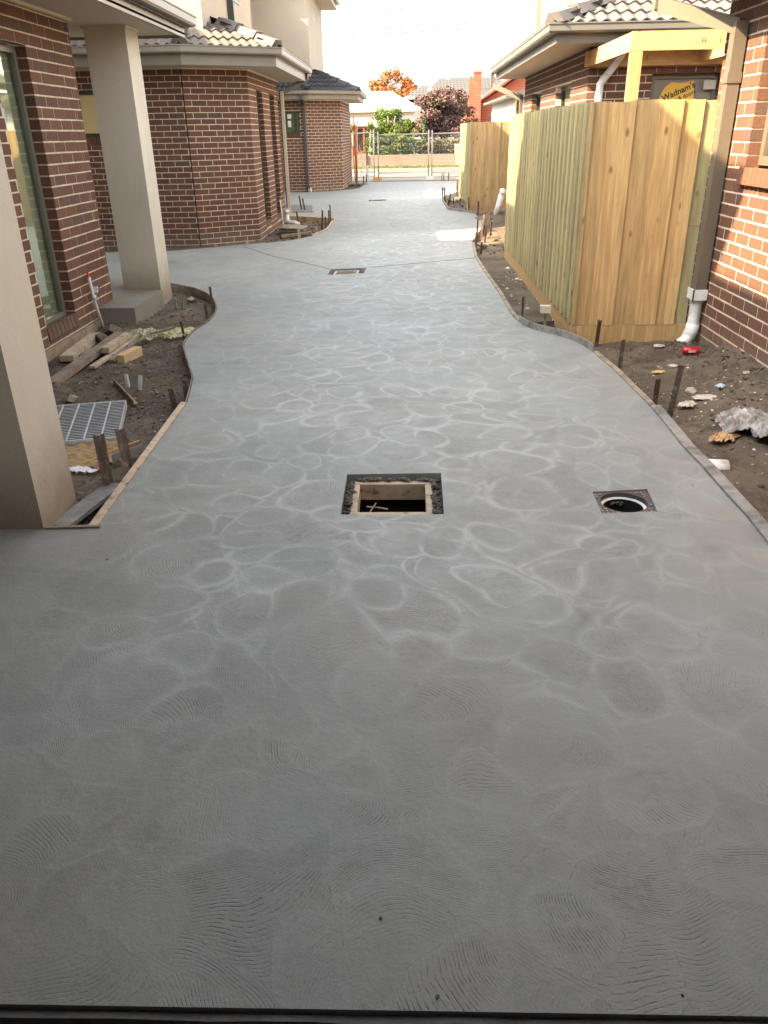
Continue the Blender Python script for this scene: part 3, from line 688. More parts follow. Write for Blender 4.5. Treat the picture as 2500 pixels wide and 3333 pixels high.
part(MB().box(-2.7, -2.55, 14.2, 17.41, -.35, Z2-.004), 'footing', simple('pale_footing', (.33, .26, .18), .95, .2, 8, (25, .8, .015)), h2)
for i, (a, b, c, d) in enumerate(slits):
    win(h2, -2.64, 14.2+a, -2.64, 14.2+b, .17, 2.265, (1, 0), .04, M_DARK, M_GLASS, M_BLACK, None, .05)
win(h2, -5.9, 13.72, -4.72, 13.72, 1.60, 2.255, (0, -1), .055, M_DARK, M_YELF, None, None, .05)
part(MB().prism([(-8, 13.05), (-3.30, 13.05), (-2.02, 13.79), (-2.02, 17.9), (-8, 17.9)], 2.54, 2.56), 'soffit', M_SOFFIT, h2)
part(MB().sweep([V((-6.5, 13.64, 2.52)), V((-3.48, 13.64, 2.52)), V((-2.56, 14.2, 2.52)), V((-2.56, 17.4, 2.52))], [(0.002, 0), (.03, 0), (.03, .019), (.002, .019)]), 'trim', M_TRIM, h2)
e2 = [(-8, 13.05), (-3.30, 13.05), (-2.02, 13.79), (-2.02, 17.95)]
fascia(h2, e2, 2.535, 2.70, M_FASCIA); gutter(h2, e2, 2.68, M_FASCIA)
PL2 = [(-9, 12.98), (-3.28, 12.98), (-1.96, 13.75), (-1.96, 18.0), (-9, 18.0)]
nob = lambda q: q.x > -4.3 or q.y < 13.9
hip_roof(h2, PL2, (0, 1, 2), 2.765, .42, M_TILE, M_TILED, 2.6, bounds=lambda q: not (q.x < -3.12 and q.y > 13.82), caps=[bisect(PL2, 1, 2.3), bisect(PL2, 2, 3.2)])
part(MB().box(-10, -3.1, 13.8, 18.16, 2.6, 5.22).box(-10, -4.9, 18.16, 19.2, 2.6, 5.2), 'upper_wall', M_RENDER, h2)
part(MB().box(-10, -2.54, 13.5, 18.5, 5.22, 5.4).box(-10, -4.34, 18.503, 19.6, 5.22, 5.398), 'upper_eaves', M_FASCIA, h2)
win(h2, -3.085, 16.2, -3.085, 16.95, 3.75, 4.9, (1, 0), .05, M_FRAME, M_GLASS, M_BLACK, None, .02)
def rect_pipe(house, pts, w, d, mat, name='downpipe'):
    m = MB()
    for a, b in zip(pts[:-1], pts[1:]): m.bar(a, b, w, d, V((1, 0, 0)) if abs((V(b)-V(a)).normalized().z) > .7 else V((0, 0, 1)))
    return part(m, name, mat, house)
rect_pipe(h2, [(-3.06, 15.85, 5.2), (-3.06, 15.85, 2.8)], .06, .14, M_DARK)
part(MB().box(-3.098, -3.05, 15.93, 15.99, 2.8, 5.2), 'corner_trim', M_RWHITE, h2)
rect_pipe(h2, [(-2.0, 17.72, 2.70), (-2.0, 17.70, 2.56)], .09, .06, M_DPIPE)
rect_pipe(h2, [(-2.0, 17.72, 2.58), (-2.47, 17.46, 2.34)], .06, .09, M_DPIPE)
dp = rect_pipe(h2, [(-2.50, 17.455, 2.38), (-2.50, 17.455, .20)], .09, .065, M_DPIPE)
part(MB().box(-2.505, -2.44, 17.38, 17.41, .12, 2.36), 'cover_strip', M_TRIM, h2)

# ================================================================== LEFT HOUSE 3
h3 = thing('brick_house', (-2.03, 28.5, 0), 'farthest brown brick house on the left with small black window and tiled hip roof', 'house', 'brown brick houses along the drive')
bw = Brickwork(h3); Z3 = .10-.172
bw.wall((-5.5, 26.25), (-3.115, 26.25), Z3, 2.53, holes=[(5.5-3.70, 5.5-3.24, 1.50, 2.23)], start='flush', end='flush')
bw.wall((-3.10, 26.25), (-2.03, 27.05), Z3, 2.53, start='flush', end='flush')
bw.wall((-2.03, 27.05), (-2.03, 31.2), Z3, 2.53, start='flush', end='L0')
bw.wall((-2.03, 31.2), (-6, 31.2), Z3, 2.53, start='L1', end='flush', ci=(.02, .006))
bw.rowlock((-3.72, 26.25), (-3.23, 26.25), 1.63, .02, .015)
bw.finish()
w3 = win(h3, -3.70, 26.29, -3.24, 26.29, 1.63, 2.225, (0, -1), .035, M_DARK, M_GLASS, simple('pale_green_interior', (.33, .34, .22), .8, .1), .33, .05)
part(MB().box(-3.62, -3.50, 26.302, 26.304, 2.03, 2.15).box(-3.61, -3.51, 26.302, 26.304, 1.80, 1.97), 'paper_sticker', simple('sticker_white', (.62, .64, .66), .6), w3)
e3 = [(-8, 25.72), (-2.90, 25.72), (-1.50, 26.77), (-1.50, 30.6)]
part(MB().prism([(-8, 25.72), (-2.90, 25.72), (-1.50, 26.77), (-1.50, 30.6), (-8, 30.6)], 2.535, 2.555), 'soffit', M_SOFFIT, h3)
part(MB().sweep([V((-5.5, 26.25, 2.51)), V((-3.1, 26.25, 2.51)), V((-2.03, 27.05, 2.51)), V((-2.03, 31.2, 2.51))], [(0.002, 0), (.03, 0), (.03, .019), (.002, .019)]), 'trim', M_TRIM, h3)
fascia(h3, e3, 2.53, 2.68, M_FASCIA); gutter(h3, e3, 2.655, M_FASCIA, .095)
PL3 = [(-9, 25.66), (-2.88, 25.66), (-1.44, 26.74), (-1.44, 30.6), (-9, 30.6)]
hip_roof(h3, PL3, (0, 1, 2), 2.735, .42, M_TILED, M_TILED, 2.0, bounds=lambda q: not (q.x < -2.92 and q.y > 26.76), caps=[bisect(PL3, 1, 2.3), bisect(PL3, 2, 3.2)])
part(MB().box(-10, -2.9, 26.76, 31.16, 2.6, 5.42).box(-10, -4.5, 22.9, 26.76, 2.6, 5.42), 'upper_wall', M_RENDER, h3)
part(MB().box(-10, -2.40, 26.4, 31.6, 5.423, 5.44), 'upper_soffit', M_SOFFIT, h3)
part(MB().box(-10, -2.40, 26.4, 31.6, 5.443, 5.62).box(-10, -4.3, 22.6, 26.39, 5.443, 5.62), 'upper_fascia', M_FASCIA, h3); gutter(h3, [(-10, 26.4), (-2.40, 26.4), (-2.40, 31.6)], 5.56, M_FASCIA)
win(h3, -2.895, 27.8, -2.895, 29.5, 4.78, 5.16, (1, 0), .05, M_FRAME, M_GLASS, M_BLACK, None, .02)
rect_pipe(h3, [(-3.10, 25.68, 2.68), (-3.10, 25.72, 2.52)], .10, .07, M_DPIPE); rect_pipe(h3, [(-3.10, 25.72, 2.54), (-3.10, 26.19, 2.40)], .10, .07, M_DPIPE)
rect_pipe(h3, [(-3.09, 26.2, 2.42), (-3.09, 26.2, .06)], .09, .07, M_DPIPE)
part(MB().tube([(-3.04, 26.2, .08), (-3.04, 26.2, -.08)], .055, 10), 'drain_pipe', M_PVC, h3, True)

# ================================================================== RIGHT HOUSE 5 (nearest wall)
h5 = thing('brick_house', (2.45, 5, -.08), 'sunlit brown brick house wall on the near right with bronze downpipe', 'house', 'brown brick houses along the drive')
bw = Brickwork(h5); Z5 = -.076
bw.wall((2.45, 7.02), (2.45, 1.2), Z5-.086, 3.4, holes=[(7.02-6.235, 7.02-4.4, 1.3, 2.245)], start='L0', end='flush')
bw.wall((9, 7.02), (2.45, 7.02), Z5-.086, 3.4, start='flush', end='L1', ci=(.006, .02))
bw.rowlock((2.45, 6.25), (2.45, 4.38), 1.315, .03, .06, .115)
bw.finish()
win(h5, 2.54, 6.235, 2.54, 4.4, 1.32, 2.24, (-1, 0), .06, M_PIPE, M_GLASS, M_BLIND, None, .05)
part(MB().box(2.44, 2.54, 4.38, 6.25, 2.2455, 2.251), 'lintel', M_DARK, h5)
part(MB().box(2.44, 2.6, .9, 7.03, -.35, Z5-.09), 'footing', MC['clay_footing'], h5)
part(MB().box(1.93, 9, 1.2, 7.5, 2.60, 2.62), 'soffit', M_SOFFIT, h5)
part(MB().box(1.90, 1.925, 1.2, 7.53, 2.58, 2.74).box(1.925, 9, 7.505, 7.53, 2.58, 2.74), 'fascia', M_FASCIA, h5)
gutter(h5, [(9, 7.53), (1.90, 7.53), (1.90, 1.2)], 2.70, M_FASCIA)
part(MB().box(1.9, 9, 1.2, 7.5, 2.76, 2.8), 'lower_roof', M_TILE, h5)
d5 = MB(); d5.bar((1.96, 7.22, 2.70), (1.96, 7.22, 2.40), .10, .075, V((1, 0, 0))); d5.bar((1.955, 7.22, 2.44), (2.40, 6.62, 2.22), .075, .10)
d5.box(2.345, 2.435, 6.555, 6.655, .36, 2.25); d5.box(2.338, 2.441, 6.548, 6.662, 1.86, 1.93)
part(d5, 'downpipe', M_PIPE, h5)
bk = MB(); bk.box(2.325, 2.44, 6.53, 6.54, .30, .385); bk.box(2.325, 2.335, 6.53, 6.68, .30, .385); part(bk, 'pipe_bracket', M_PVC, h5)
pv = MB().tube([(2.385, 6.6, .335), (2.385, 6.6, .33), (2.385, 6.6, .08), (2.375, 6.59, .03), (2.33, 6.56, -.03), (2.24, 6.50, -.075)], [.056, .049, .049, .05, .05, .05], 18)
pv.tube([(2.385, 6.6, .34), (2.385, 6.6, .27)], .0545, 18); pv.tube([(2.385, 6.6, .10), (2.38, 6.597, .045), (2.35, 6.575, -.01)], .0545, 18)
part(pv, 'drain_pipe', M_PVC, h5, True)

# ================================================================== RIGHT HOUSE 4 (pergola house)
h4 = thing('brick_house', (2.25, 13, 0), 'brown brick house behind the near paling fence with grey tiled hip roof', 'house', 'brown brick houses along the drive')
bw = Brickwork(h4); Z4 = -.066
s4 = [(16.9-15.95, 16.9-14.85, .9, 2.16), (16.9-13.42, 16.9-12.2, .9, 2.16)]
bw.wall((2.25, 16.9), (2.25, 11.1), Z4, 2.48, holes=s4, start='flush', end='L0')
bw.wall((2.25, 11.1), (8, 11.1), Z4, 2.48, holes=[(3.04-2.25, 3.88-2.25, .6, 2.19)], start='L1', end='flush', ci=(.02, .006))
bw.finish()
for a, b, c, d in s4: win(h4, 2.34, 16.9-a, 2.34, 16.9-b, c, d-.005, (-1, 0), .05, M_DARK, M_GLASS, M_BLIND, None, .05)
w4 = win(h4, 3.04, 11.18, 3.88, 11.18, .6, 2.185, (0, -1), .06, M_FRAME, simple('taped_door_sheet', (.26, .24, .19), .5, .05, 2), None, None, .05)
part(MB().box(2.25, 8, 11.11, 11.2, 2.1925, 2.197), 'lintel', M_DARK, h4)
st = MB(); yy = 11.140
st.add([(3.14, yy, 1.86), (3.60, yy, 1.86), (3.575, yy, 2.10), (3.42, yy, 2.075), (3.30, yy, 2.085), (3.22, yy, 2.03)], [(0, 1, 2, 3, 4, 5)])
part(st, 'yellow_sticker', simple('yellow_sticker_film', (.70, .42, .06), .5, .05, 2), w4)
part(MB().box(3.70, 3.85, 11.1395, 11.1405, 2.0, 2.10), 'paper_notice', simple('notice_paper', (.55, .53, .46), .7, .03), w4)
M_INK = simple('black_ink', (.03, .025, .02), .6, .02)
def text(s, loc, size, parent, mat, rot=0., name='lettering', up=True, bold=.004):
    cu = bpy.data.curves.new(name, 'FONT'); cu.body = s; cu.size = size; cu.offset = bold; cu.extrude = .0004; cu.resolution_u = 3
    t = bpy.data.objects.new('t', cu); COL.objects.link(t); bpy.context.view_layer.update()
    me = bpy.data.meshes.new_from_object(t.evaluated_get(bpy.context.evaluated_depsgraph_get())); bpy.data.objects.remove(t)
    me.materials.clear(); me.materials.append(mat); me.name = name
    o = link(name, me, parent, V(loc)); o.rotation_euler = (Matrix.Rotation(pi/2, 3, 'X')@Matrix.Rotation(rot, 3, 'Z')).to_euler(); return o
text("Wadnam's", (3.215, yy-.0012, 1.875), .098, w4, M_INK, radians(22), bold=.0026)
text("windows & doors", (3.175, yy-.0012, 1.785), .066, w4, M_INK, radians(22), bold=.0012)
e4 = [(1.74, 17.4), (1.74, 10.55), (8, 10.55)]
part(MB().prism([(1.74, 17.4), (1.74, 10.55), (8, 10.55), (8, 17.4)], 2.485, 2.505), 'soffit', M_SOFFIT, h4)
fascia(h4, e4, 2.48, 2.62, M_GREYG); gutter(h4, e4, 2.575, M_GREYG, .10)
PL4 = [(1.67, 17.45), (1.67, 10.48), (9.5, 10.48), (9.5, 17.45)]
hip_roof(h4, PL4, (0, 1), 2.66, .40, M_TILEG, M_TILEG, 3.6, caps=[bisect(PL4, 1, 4.6)], bounds=lambda q: not (q.x > 3.2 and q.y > 13.6))
part(MB().box(3.3, 10, 13.7, 22.6, 2.6, 5.6), 'upper_wall', M_RWHITE, h4)
part(MB().box(2.5, 3.29, 17.46, 18.2, 2.3, 3.28), 'parapet', M_FRAME, h4)
part(MB().box(3.18, 3.295, 22.5, 22.58, 2.6, 5.6), 'corner_flashing', M_PIPE, h4)
part(MB().box(3.22, 3.295, 18.5, 19.3, 2.6, 5.6), 'cladding_strip', simple('orange_primer_panel', (.50, .32, .18), .7), h4)
rect_pipe(h4, [(3.22, 18.2, 5.6), (3.22, 18.2, 2.9)], .09, .07, M_GREYG)
win(h4, 3.29, 21.6, 3.29, 20.2, 4.05, 5.2, (-1, 0), .06, M_FRAME, M_GLASS, M_BLIND, None, .03)
rect_pipe(h4, [(1.66, 17.3, 2.6), (1.66, 17.3, 2.36)], .08, .06, M_GREYG); rect_pipe(h4, [(1.66, 17.3, 2.38), (2.19, 17.0, 2.14)], .06, .08, M_GREYG); rect_pipe(h4, [(2.2, 16.98, 2.2), (2.2, 16.98, .1)], .08, .06, M_GREYG)
wp = MB().tube([(2.59, 10.62, 2.60), (2.59, 10.62, 2.52), (2.58, 10.72, 2.43), (2.56, 10.9, 2.33), (2.53, 10.98, 2.27), (2.50, 11.0, 2.22), (2.42, 11.0, 2.13), (2.385, 11.0, 2.07), (2.38, 11.0, 1.95), (2.38, 11.0, 0)], .045, 14)
wp.tube([(2.59, 10.6, 2.605), (2.59, 10.6, 2.575)], .065, 14)
part(wp, 'rain_pipe', M_PVC, h4, True)

# pergola
pg = thing('pergola_frame', (2.3, 9.05, -.08), 'fresh pine pergola frame standing behind the near paling fence', 'pergola')
part(MB().box(2.235, 2.345, 9.0, 9.10, -.1, 2.265), 'post', M_BEAMV, pg)
part(MB().box(2.225, 3.9, 9.005, 9.05, 2.268, 2.435), 'beam', M_BEAM, pg)
part(MB().box(2.227, 2.272, 9.052, 10.97, 2.268, 2.433), 'beam', M_BEAM, pg)
part(MB().box(2.18, 5.2, 11.0, 11.045, 2.262, 2.43), 'ledger', M_BEAM, pg)
for x in (3.55, 4.4): part(MB().box(x, x+.045, 9.052, 10.998, 2.29, 2.43), 'rafter', M_BEAM, pg)
nm = MB()
for (x, z) in ((2.30, 2.40), (2.30, 2.31), (3.42, 2.41), (3.42, 2.36), (3.42, 2.30)): nm.tube([(x, 9.0, z), (x, 9.006, z)], .004, 6)
stamp = MB()
for (x, w, hh) in ((2.915, .008, .05), (2.945, .008, .05), (2.93, .03, .008), (3.09, .008, .04)): stamp.box(x-w/2, x+w/2, 9.0025, 9.0045, 2.345-hh/2, 2.345+hh/2)
part(stamp, 'stamp', simple('brown_stamp', (.30, .11, .05), .7), pg)
part(nm, 'nail_head', M_RUST, pg)

# ================================================================== PALING FENCES
def fence(name, lab, x, y0, y1, xr, front_edges, ztop, zb=-.12, pl=.068, green_last=True):
    f = thing(name, (x, y0, zb), lab, 'fence', 'new pine paling fences on the right')
    # side facing the drive: lapped palings, every second one proud
    n = int((y1-y0)/.0975); w = (y1-y0)/n
    for i in range(n):
        a = y0+i*w; proud = i % 2
        zt = ztop+random.uniform(-.004, .006)
        m = MB()
        if proud: m.box(x-.002-.016, x-.002, a-.006, a+w*.72, pl+.004, zt)
        else: m.box(x, x+.014, a-.03, a+w+.03, pl+.004, zt-.004)
        part(m, 'paling', M_PINEG, f)
    part(MB().box(x+.002, x+.04, y0+.04, y1, zb, pl), 'plinth', M_PINE, f)
    for z in (.35, 1.0, 1.6): part(MB().box(x+.0155, x+.06, y0+.05, y1, z, z+.09), 'rail', M_PINE, f)
    # face towards the camera
    for i, (a, b) in enumerate(zip(front_edges[:-1], front_edges[1:])):
        m = MB(); pr = (i % 2)*.014; zt = ztop+random.uniform(-.006, .006); last = green_last and i == len(front_edges)-2
        if last:
            m.box(a+.001, b-.001, y0-.012+.002, y0+.002, .86, zt-.01); m.box(a+.003, b-.001, y0-.008, y0+.006, pl+.004, .852)
        else: m.box(a-(.012 if pr == 0 and i else 0), b+(.012 if pr == 0 else 0), y0-.013-pr, y0+.001-pr, pl+.004, zt)
        part(m, 'paling', M_PINEG if last else M_PINE, f)
    part(MB().box(x-.018, xr, y0-.022, y0+.018, zb, pl), 'plinth', M_PINE, f)
    for z in (.35, 1.0, 1.6): part(MB().box(x+.05, xr, y0+.004, y0+.045, z, z+.09), 'rail', M_PINE, f)
    return f
fence('paling_fence', 'near pine paling fence with long ribbed side and knotty boards facing the camera', 1.41, 6.72, 11.9, 2.36, [1.392, 1.545, 1.74, 1.925, 2.10, 2.17, 2.255, 2.36], 1.762)
fence('paling_fence', 'farther pine paling fence beyond the white pipe standing out of the soil', 1.41, 18.9, 22.75, 3.4, [1.392, 1.56, 1.72, 1.88, 2.04, 2.20, 2.36, 2.52, 2.68, 2.84, 3.0, 3.16, 3.4], 1.765, green_last=False)
f3 = thing('fence_post', (2.2, 17.6, 0), 'pine post behind the near fence beside the brick house wall', 'post')
part(MB().box(2.18, 2.26, 17.55, 17.62, -.1, 2.25), 'post', M_BEAMV, f3)

# ================================================================== FORMWORK
def board(path, w, z0, z1, mat, label, wav=0., name='formwork_board'):
    p3 = []
    for i, p in enumerate(path): p3.append(V((p[0], p[1], wav*noise.noise(V((p[0]*3, p[1]*3, 0))))))
    m = MB().sweep(p3, [(.002, z0), (w, z0), (w, z1), (.002, z1)])
    return solo(m, name, mat, (path[0][0], path[0][1], z0), label, 'board', 'formwork boards edging the concrete')
def seg(pred): return [p for p in S2 if pred(p)]
def dens(path, n):
    out = []
    for a, b in zip(path[:-1], path[1:]):
        for k in range(n): out.append((a[0]+(b[0]-a[0])*k/n, a[1]+(b[1]-a[1])*k/n))
    return out+[path[-1]]
M_PLY = simple('bendy_plywood', (.20, .15, .10), .8, .25, 15, (50, .5, .003), col2=(.10, .09, .08), c2s=5)
board(dens([(-1.452, 4.88), (-1.40, 3.09)], 12), .042, -.1, .008, M_OLDL, 'pale straight timber edging board running up from the near left pillar', .004)
board([(-1.385, 3.068), (-1.63, 3.055)], .02, -.1, .010, M_OLD, 'short dark edging board at the foot of the near left pillar')
board([p for p in S2 if -2.9 < p[0] < -1.45 and 4.87 < p[1] < 9.6], .012, -.1, .012, M_PLY, 'thin bent plywood edging strip curving round the left bed by the square pillar')
board([p for p in S2 if -1.66 < p[0] < -1.44 and 14.2 < p[1] < 17.1], .035, -.1, .02, M_OLDL, 'curved pale edging board on the bed under the slit windows')
board([(-2.5, 17.80), (-1.56, 17.205)], .04, -.12, .015, simple('new_yellow_timber', (.50, .34, .16), .7, .15, 10, col2=(.3, .2, .1)), 'yellow straight edging board closing the far side of the bed by the slit windows')
board([(1.5, 2.2), (1.5, 2.9), (1.513, 3.15), (1.507, 3.4), (1.51, 3.74), (1.5, 4.01), (1.512, 4.3), (1.52, 4.72)], .062, -.1, .012, M_FORMG, 'cement caked edging board at the lower right of the drive', .006)
board(dens([(1.52, 4.74), (1.508, 5.15), (1.49, 5.6), (1.452, 6.08)], 3), .042, -.1, .006, M_FORM, 'timber edging board beside the two tall steel pegs on the right', .005)
board([p for p in S2 if .99 < p[0] < 1.47 and 6.05 < p[1] < 7.2], .012, -.1, .055, M_FORMG, 'cement splashed steel edging sheet bending round the corner of the near paling fence')
board(dens([(1.02, 7.14), (.985, 7.63), (.984, 8.7), (.955, 9.95), (.94, 11.4), (1.02, 12.95)], 2), .042, -.1, .006, M_FORM, 'long thin timber edging board running along the ribbed side of the near fence', .004)
board([(1.06, 13.3), (1.2, 14.2), (1.36, 15.08), (1.45, 16.1)], .02, -.12, .01, M_FORM, 'sunlit edging board behind the cluster of steel pegs')
board([(1.442, 17.7), (1.3, 18.1), (1.1, 18.42), (.92, 18.83), (.9, 20.4), (.9, 21.65), (1.1, 23.3)], .02, -.1, .05, M_FORMG, 'cement coated edging sheet bending round the farther paling fence')
solo(MB().bar((-1.61, 3.15, -.035), (-1.51, 3.62, -.03), .10, .02), 'plank', M_FORMG, (-1.56, 3.4, -.05), 'grey flat plank lying inside the pale edging board by the near pillar', 'plank')
solo(MB().box(-2.62, -2.12, 18.7, 18.74, -.05, .03), 'formwork_board', M_OLDL, (-2.4, 18.7, 0), 'short board across the front of the small dark slab past the slit windows', 'board', 'formwork boards edging the concrete')
solo(MB().prism([(-3.2, 18.75), (-2.15, 18.75), (-2.32, 20.3), (-3.2, 20.7)], -.05, .03), 'step_pad', simple('dark_wet_concrete', (.13, .125, .11), .7, .1), (-2.6, 19.5, -.05), 'small dark concrete pad beside the downpipe past the slit windows', 'slab')

# ------------------------------------------------------------------ pegs
PG = 'pegs holding the formwork'
def peg(bx, by, tx, ty, tz, w, label, kind='steel', z0=-.14):
    a, b = V((bx, by, z0)), V((tx, ty, tz)); m = MB(); d = (b-a).normalized(); s = V((1, 0, 0)); s = (s-d*s.dot(d)).normalized(); u = d.cross(s)
    rs = random.Random(int(bx*1000+by*77)); R = Matrix.Rotation(rs.uniform(-.5, .5), 3, d); s, u = R@s, R@u
    if kind == 'steel':
        t = w*.16; m.bar(a+s*0, b, w, t, u); q = u*(w*.5)
        m.bar(a+q, b+q, t, w, u)
        m.obox(b, s, u, w*1.05, w*.35, .006, d)
        mt = M_RUST
    else:
        m.bar(a, b, w, w*.55, u); mt = M_OLDL if kind == 'pale' else M_OLD
    return solo(m, 'peg', mt, (bx, by, z0), label, 'peg', PG)
for r in [
 (-1.545, 3.60, -1.556, 3.62, .236, .046, 'thick grey brown steel peg nearest the near left pillar'),
 (-1.50, 3.79, -1.514, 3.80, .20, .044, 'reddish steel peg just behind the nearest peg, in front of the drain grate'),
 (-1.58, 5.03, -1.59, 5.0, .06, .036, 'flat steel peg where the pale edging board meets the bent plywood'),
 (-1.555, 5.22, -1.55, 5.2, .06, .032, 'short steel peg tight behind the bent plywood above the pale board'),
 (-2.03, 7.02, -2.045, 7.0, .075, .022, 'thin steel peg with a bent head beside the yellow plastic'),
 (-2.02, 7.85, -2.02, 7.83, .06, .024, 'short leaning steel peg in the left bed near the square pillar'),
 (-2.0, 8.06, -2.005, 8.04, .20, .024, 'tall steel peg at the outermost bulge of the left bed'),
 (1.50, 6.78, 1.513, 6.74, .12, .024, 'short leaning steel peg at the near fence corner'),
 (1.60, 6.60, 1.59, 6.52, .145, .032, 'wider steel peg standing in front of the near fence boards'),
 (1.62, 5.88, 1.61, 5.82, .155, .030, 'rusty steel peg between the fence corner and the two tall pegs'),
 (1.12, 7.72, 1.118, 7.68, .13, .022, 'lone steel peg half way along the near part of the fence side'),
 (1.59, 4.86, 1.565, 4.78, .16, .034, 'dark steel peg with torn tape on its head at the right'),
 (1.62, 4.66, 1.605, 4.52, .318, .034, 'tallest dark leaning steel peg at the right of the drive'),
 (.95, 22.3, .925, 22.1, .27, .035, 'left peg of the far pair where the sun crosses the drive'),
 (1.0, 22.0, .965, 21.8, .28, .035, 'right peg of the far pair where the sun crosses the drive'),
 (1.035, 20.4, 1.04, 20.3, .25, .03, 'dark tall peg beside the soil heap by the farther fence'),
 (.99, 20.3, 1.0, 20.2, .10, .03, 'dark stubby peg at the foot of the tall peg by the soil heap'),
 (1.12, 20.2, 1.105, 20.1, .165, .03, 'brown peg standing before the soil heap by the farther fence'),
 (1.27, 20.1, 1.26, 20.0, .165, .03, 'pale grey peg stuck in the soil heap by the farther fence'),
 (1.385, 18.75, 1.375, 18.72, .255, .035, 'dark peg against the corner of the farther fence'),
 (1.55, 18.2, 1.54, 18.1, .225, .035, 'thin dark peg in front of the boards of the farther fence'),
 (1.12, 13.3, 1.128, 13.25, .31, .028, 'sunlit peg with a hooked head at the left of the peg cluster'),
 (1.22, 13.75, 1.262, 13.65, .345, .032, 'second tall sunlit peg in the cluster beside the fence end'),
 (1.34, 14.15, 1.375, 14.0, .345, .034, 'tallest sunlit peg in the cluster beside the fence end'),
 (1.27, 13.5, 1.285, 13.45, .20, .03, 'shorter peg wedged between the two tall sunlit pegs'),
 (1.42, 14.1, 1.425, 14.0, .215, .03, 'rightmost sunlit peg of the cluster beside the fence end'),
 (1.06, 12.75, 1.065, 12.7, .17, .028, 'brown peg at the near end of the sunlit cluster'),
 (1.11, 12.3, 1.115, 12.25, .085, .03, 'dark squat peg just in front of the sunlit patch'),
 (-2.22, 16.9, -2.22, 16.6, .19, .03, 'leaning dark peg in front of the yellow board by the downpipe'),
 (-2.42, 19.2, -2.485, 19.2, .31, .035, 'taller peg on the small dark pad past the slit windows'),
 (-2.33, 19.1, -2.40, 19.1, .27, .035, 'shorter peg beside the tall one on the small dark pad'),
 (-1.73, 16.75, -1.71, 16.7, .20, .032, 'double peg tied to the yellow board of the slit window bed'),
 (-1.56, 15.75, -1.555, 15.7, .17, .026, 'pale thin peg at the curved end of the slit window bed'),
 (-1.545, 16.3, -1.54, 16.25, .24, .03, 'stout peg behind the thin one at the curved end of the slit window bed'),
 (-1.53, 16.5, -1.53, 16.45, .325, .022, 'tallest thin peg at the curved end of the slit window bed'),
 (-1.60, 15.5, -1.605, 15.45, .08, .03, 'squat peg at the curved end of the slit window bed'),
 (-3.0, 25.85, -3.0, 25.85, .16, .03, 'peg beside the charcoal downpipe of the farthest brick house'),
 (-2.40, 26.0, -2.40, 26.0, .15, .03, 'peg under the angled wall of the farthest brick house'),
 (-1.86, 26.8, -1.86, 26.8, .22, .03, 'peg at the wall corner of the farthest brick house'),
 (-1.64, 27.4, -1.64, 27.4, .16, .03, 'peg past the wall corner of the farthest brick house'),
 (-1.58, 30.55, -1.575, 30.5, .22, .04, 'dark peg left of the white post at the end of the drive'),
 (-1.48, 30.6, -1.475, 30.6, .26, .035, 'dark peg touching the white post at the end of the drive'),
 (1.29, 31.3, 1.29, 31.3, .23, .03, 'first dark peg right of the white fence leg at the street'),
 (1.36, 31.3, 1.355, 31.3, .24, .03, 'middle dark peg at the street end on the right'),
 (1.53, 31.25, 1.53, 31.25, .235, .035, 'last dark peg at the street end beside the farther fence')]:
    peg(*r)
peg(-1.88, 14.25, -1.878, 14.2, .13, .05, 'flat pale timber peg in front of the stacked covers', 'pale')
peg(-1.67, 15.05, -1.668, 15.0, .06, .04, 'small pale timber peg in the middle of the slit window bed', 'pale')
peg(-3.85, 12.75, -3.85, 12.72, .10, .045, 'pale timber peg at the foot of the middle house wall beside the pillar', 'pale')
peg(-2.65, 13.45, -2.66, 13.45, .03, .045, 'small pale timber peg at the foot of the angled brick corner', 'pale')
pk = peg(-3.05, 12.98, -3.06, 12.97, .02, .04, 'small pink topped timber peg at the foot of the angled brick wall', 'pale'); pk.data.materials[0] = simple('pink_paint', (.45, .16, .15), .8, .2, 30, col2=(.3, .24, .18))
peg(1.43, 24.0, 1.40, 23.4, .42, .05, 'slender timber stake leaning before the sunlit end of the farther fence', 'pale')
solo(MB().box(-1.475, -1.385, 30.62, 30.70, -.05, .53), 'white_post', M_PVC, (-1.43, 30.66, 0), 'short square white post at the left end of the drive by the street', 'post')
mbx = MB().bar((1.285, 7.36, -.12), (1.27, 7.30, .06), .02, .02); bxp = solo(mbx, 'survey_peg', M_OLDL, (1.285, 7.36, -.1), 'timber peg with a small beige box on top beside the near fence plinth', 'peg')
part(MB().box(1.225, 1.315, 7.26, 7.32, .06, .125), 'box', M_TRIM, bxp)

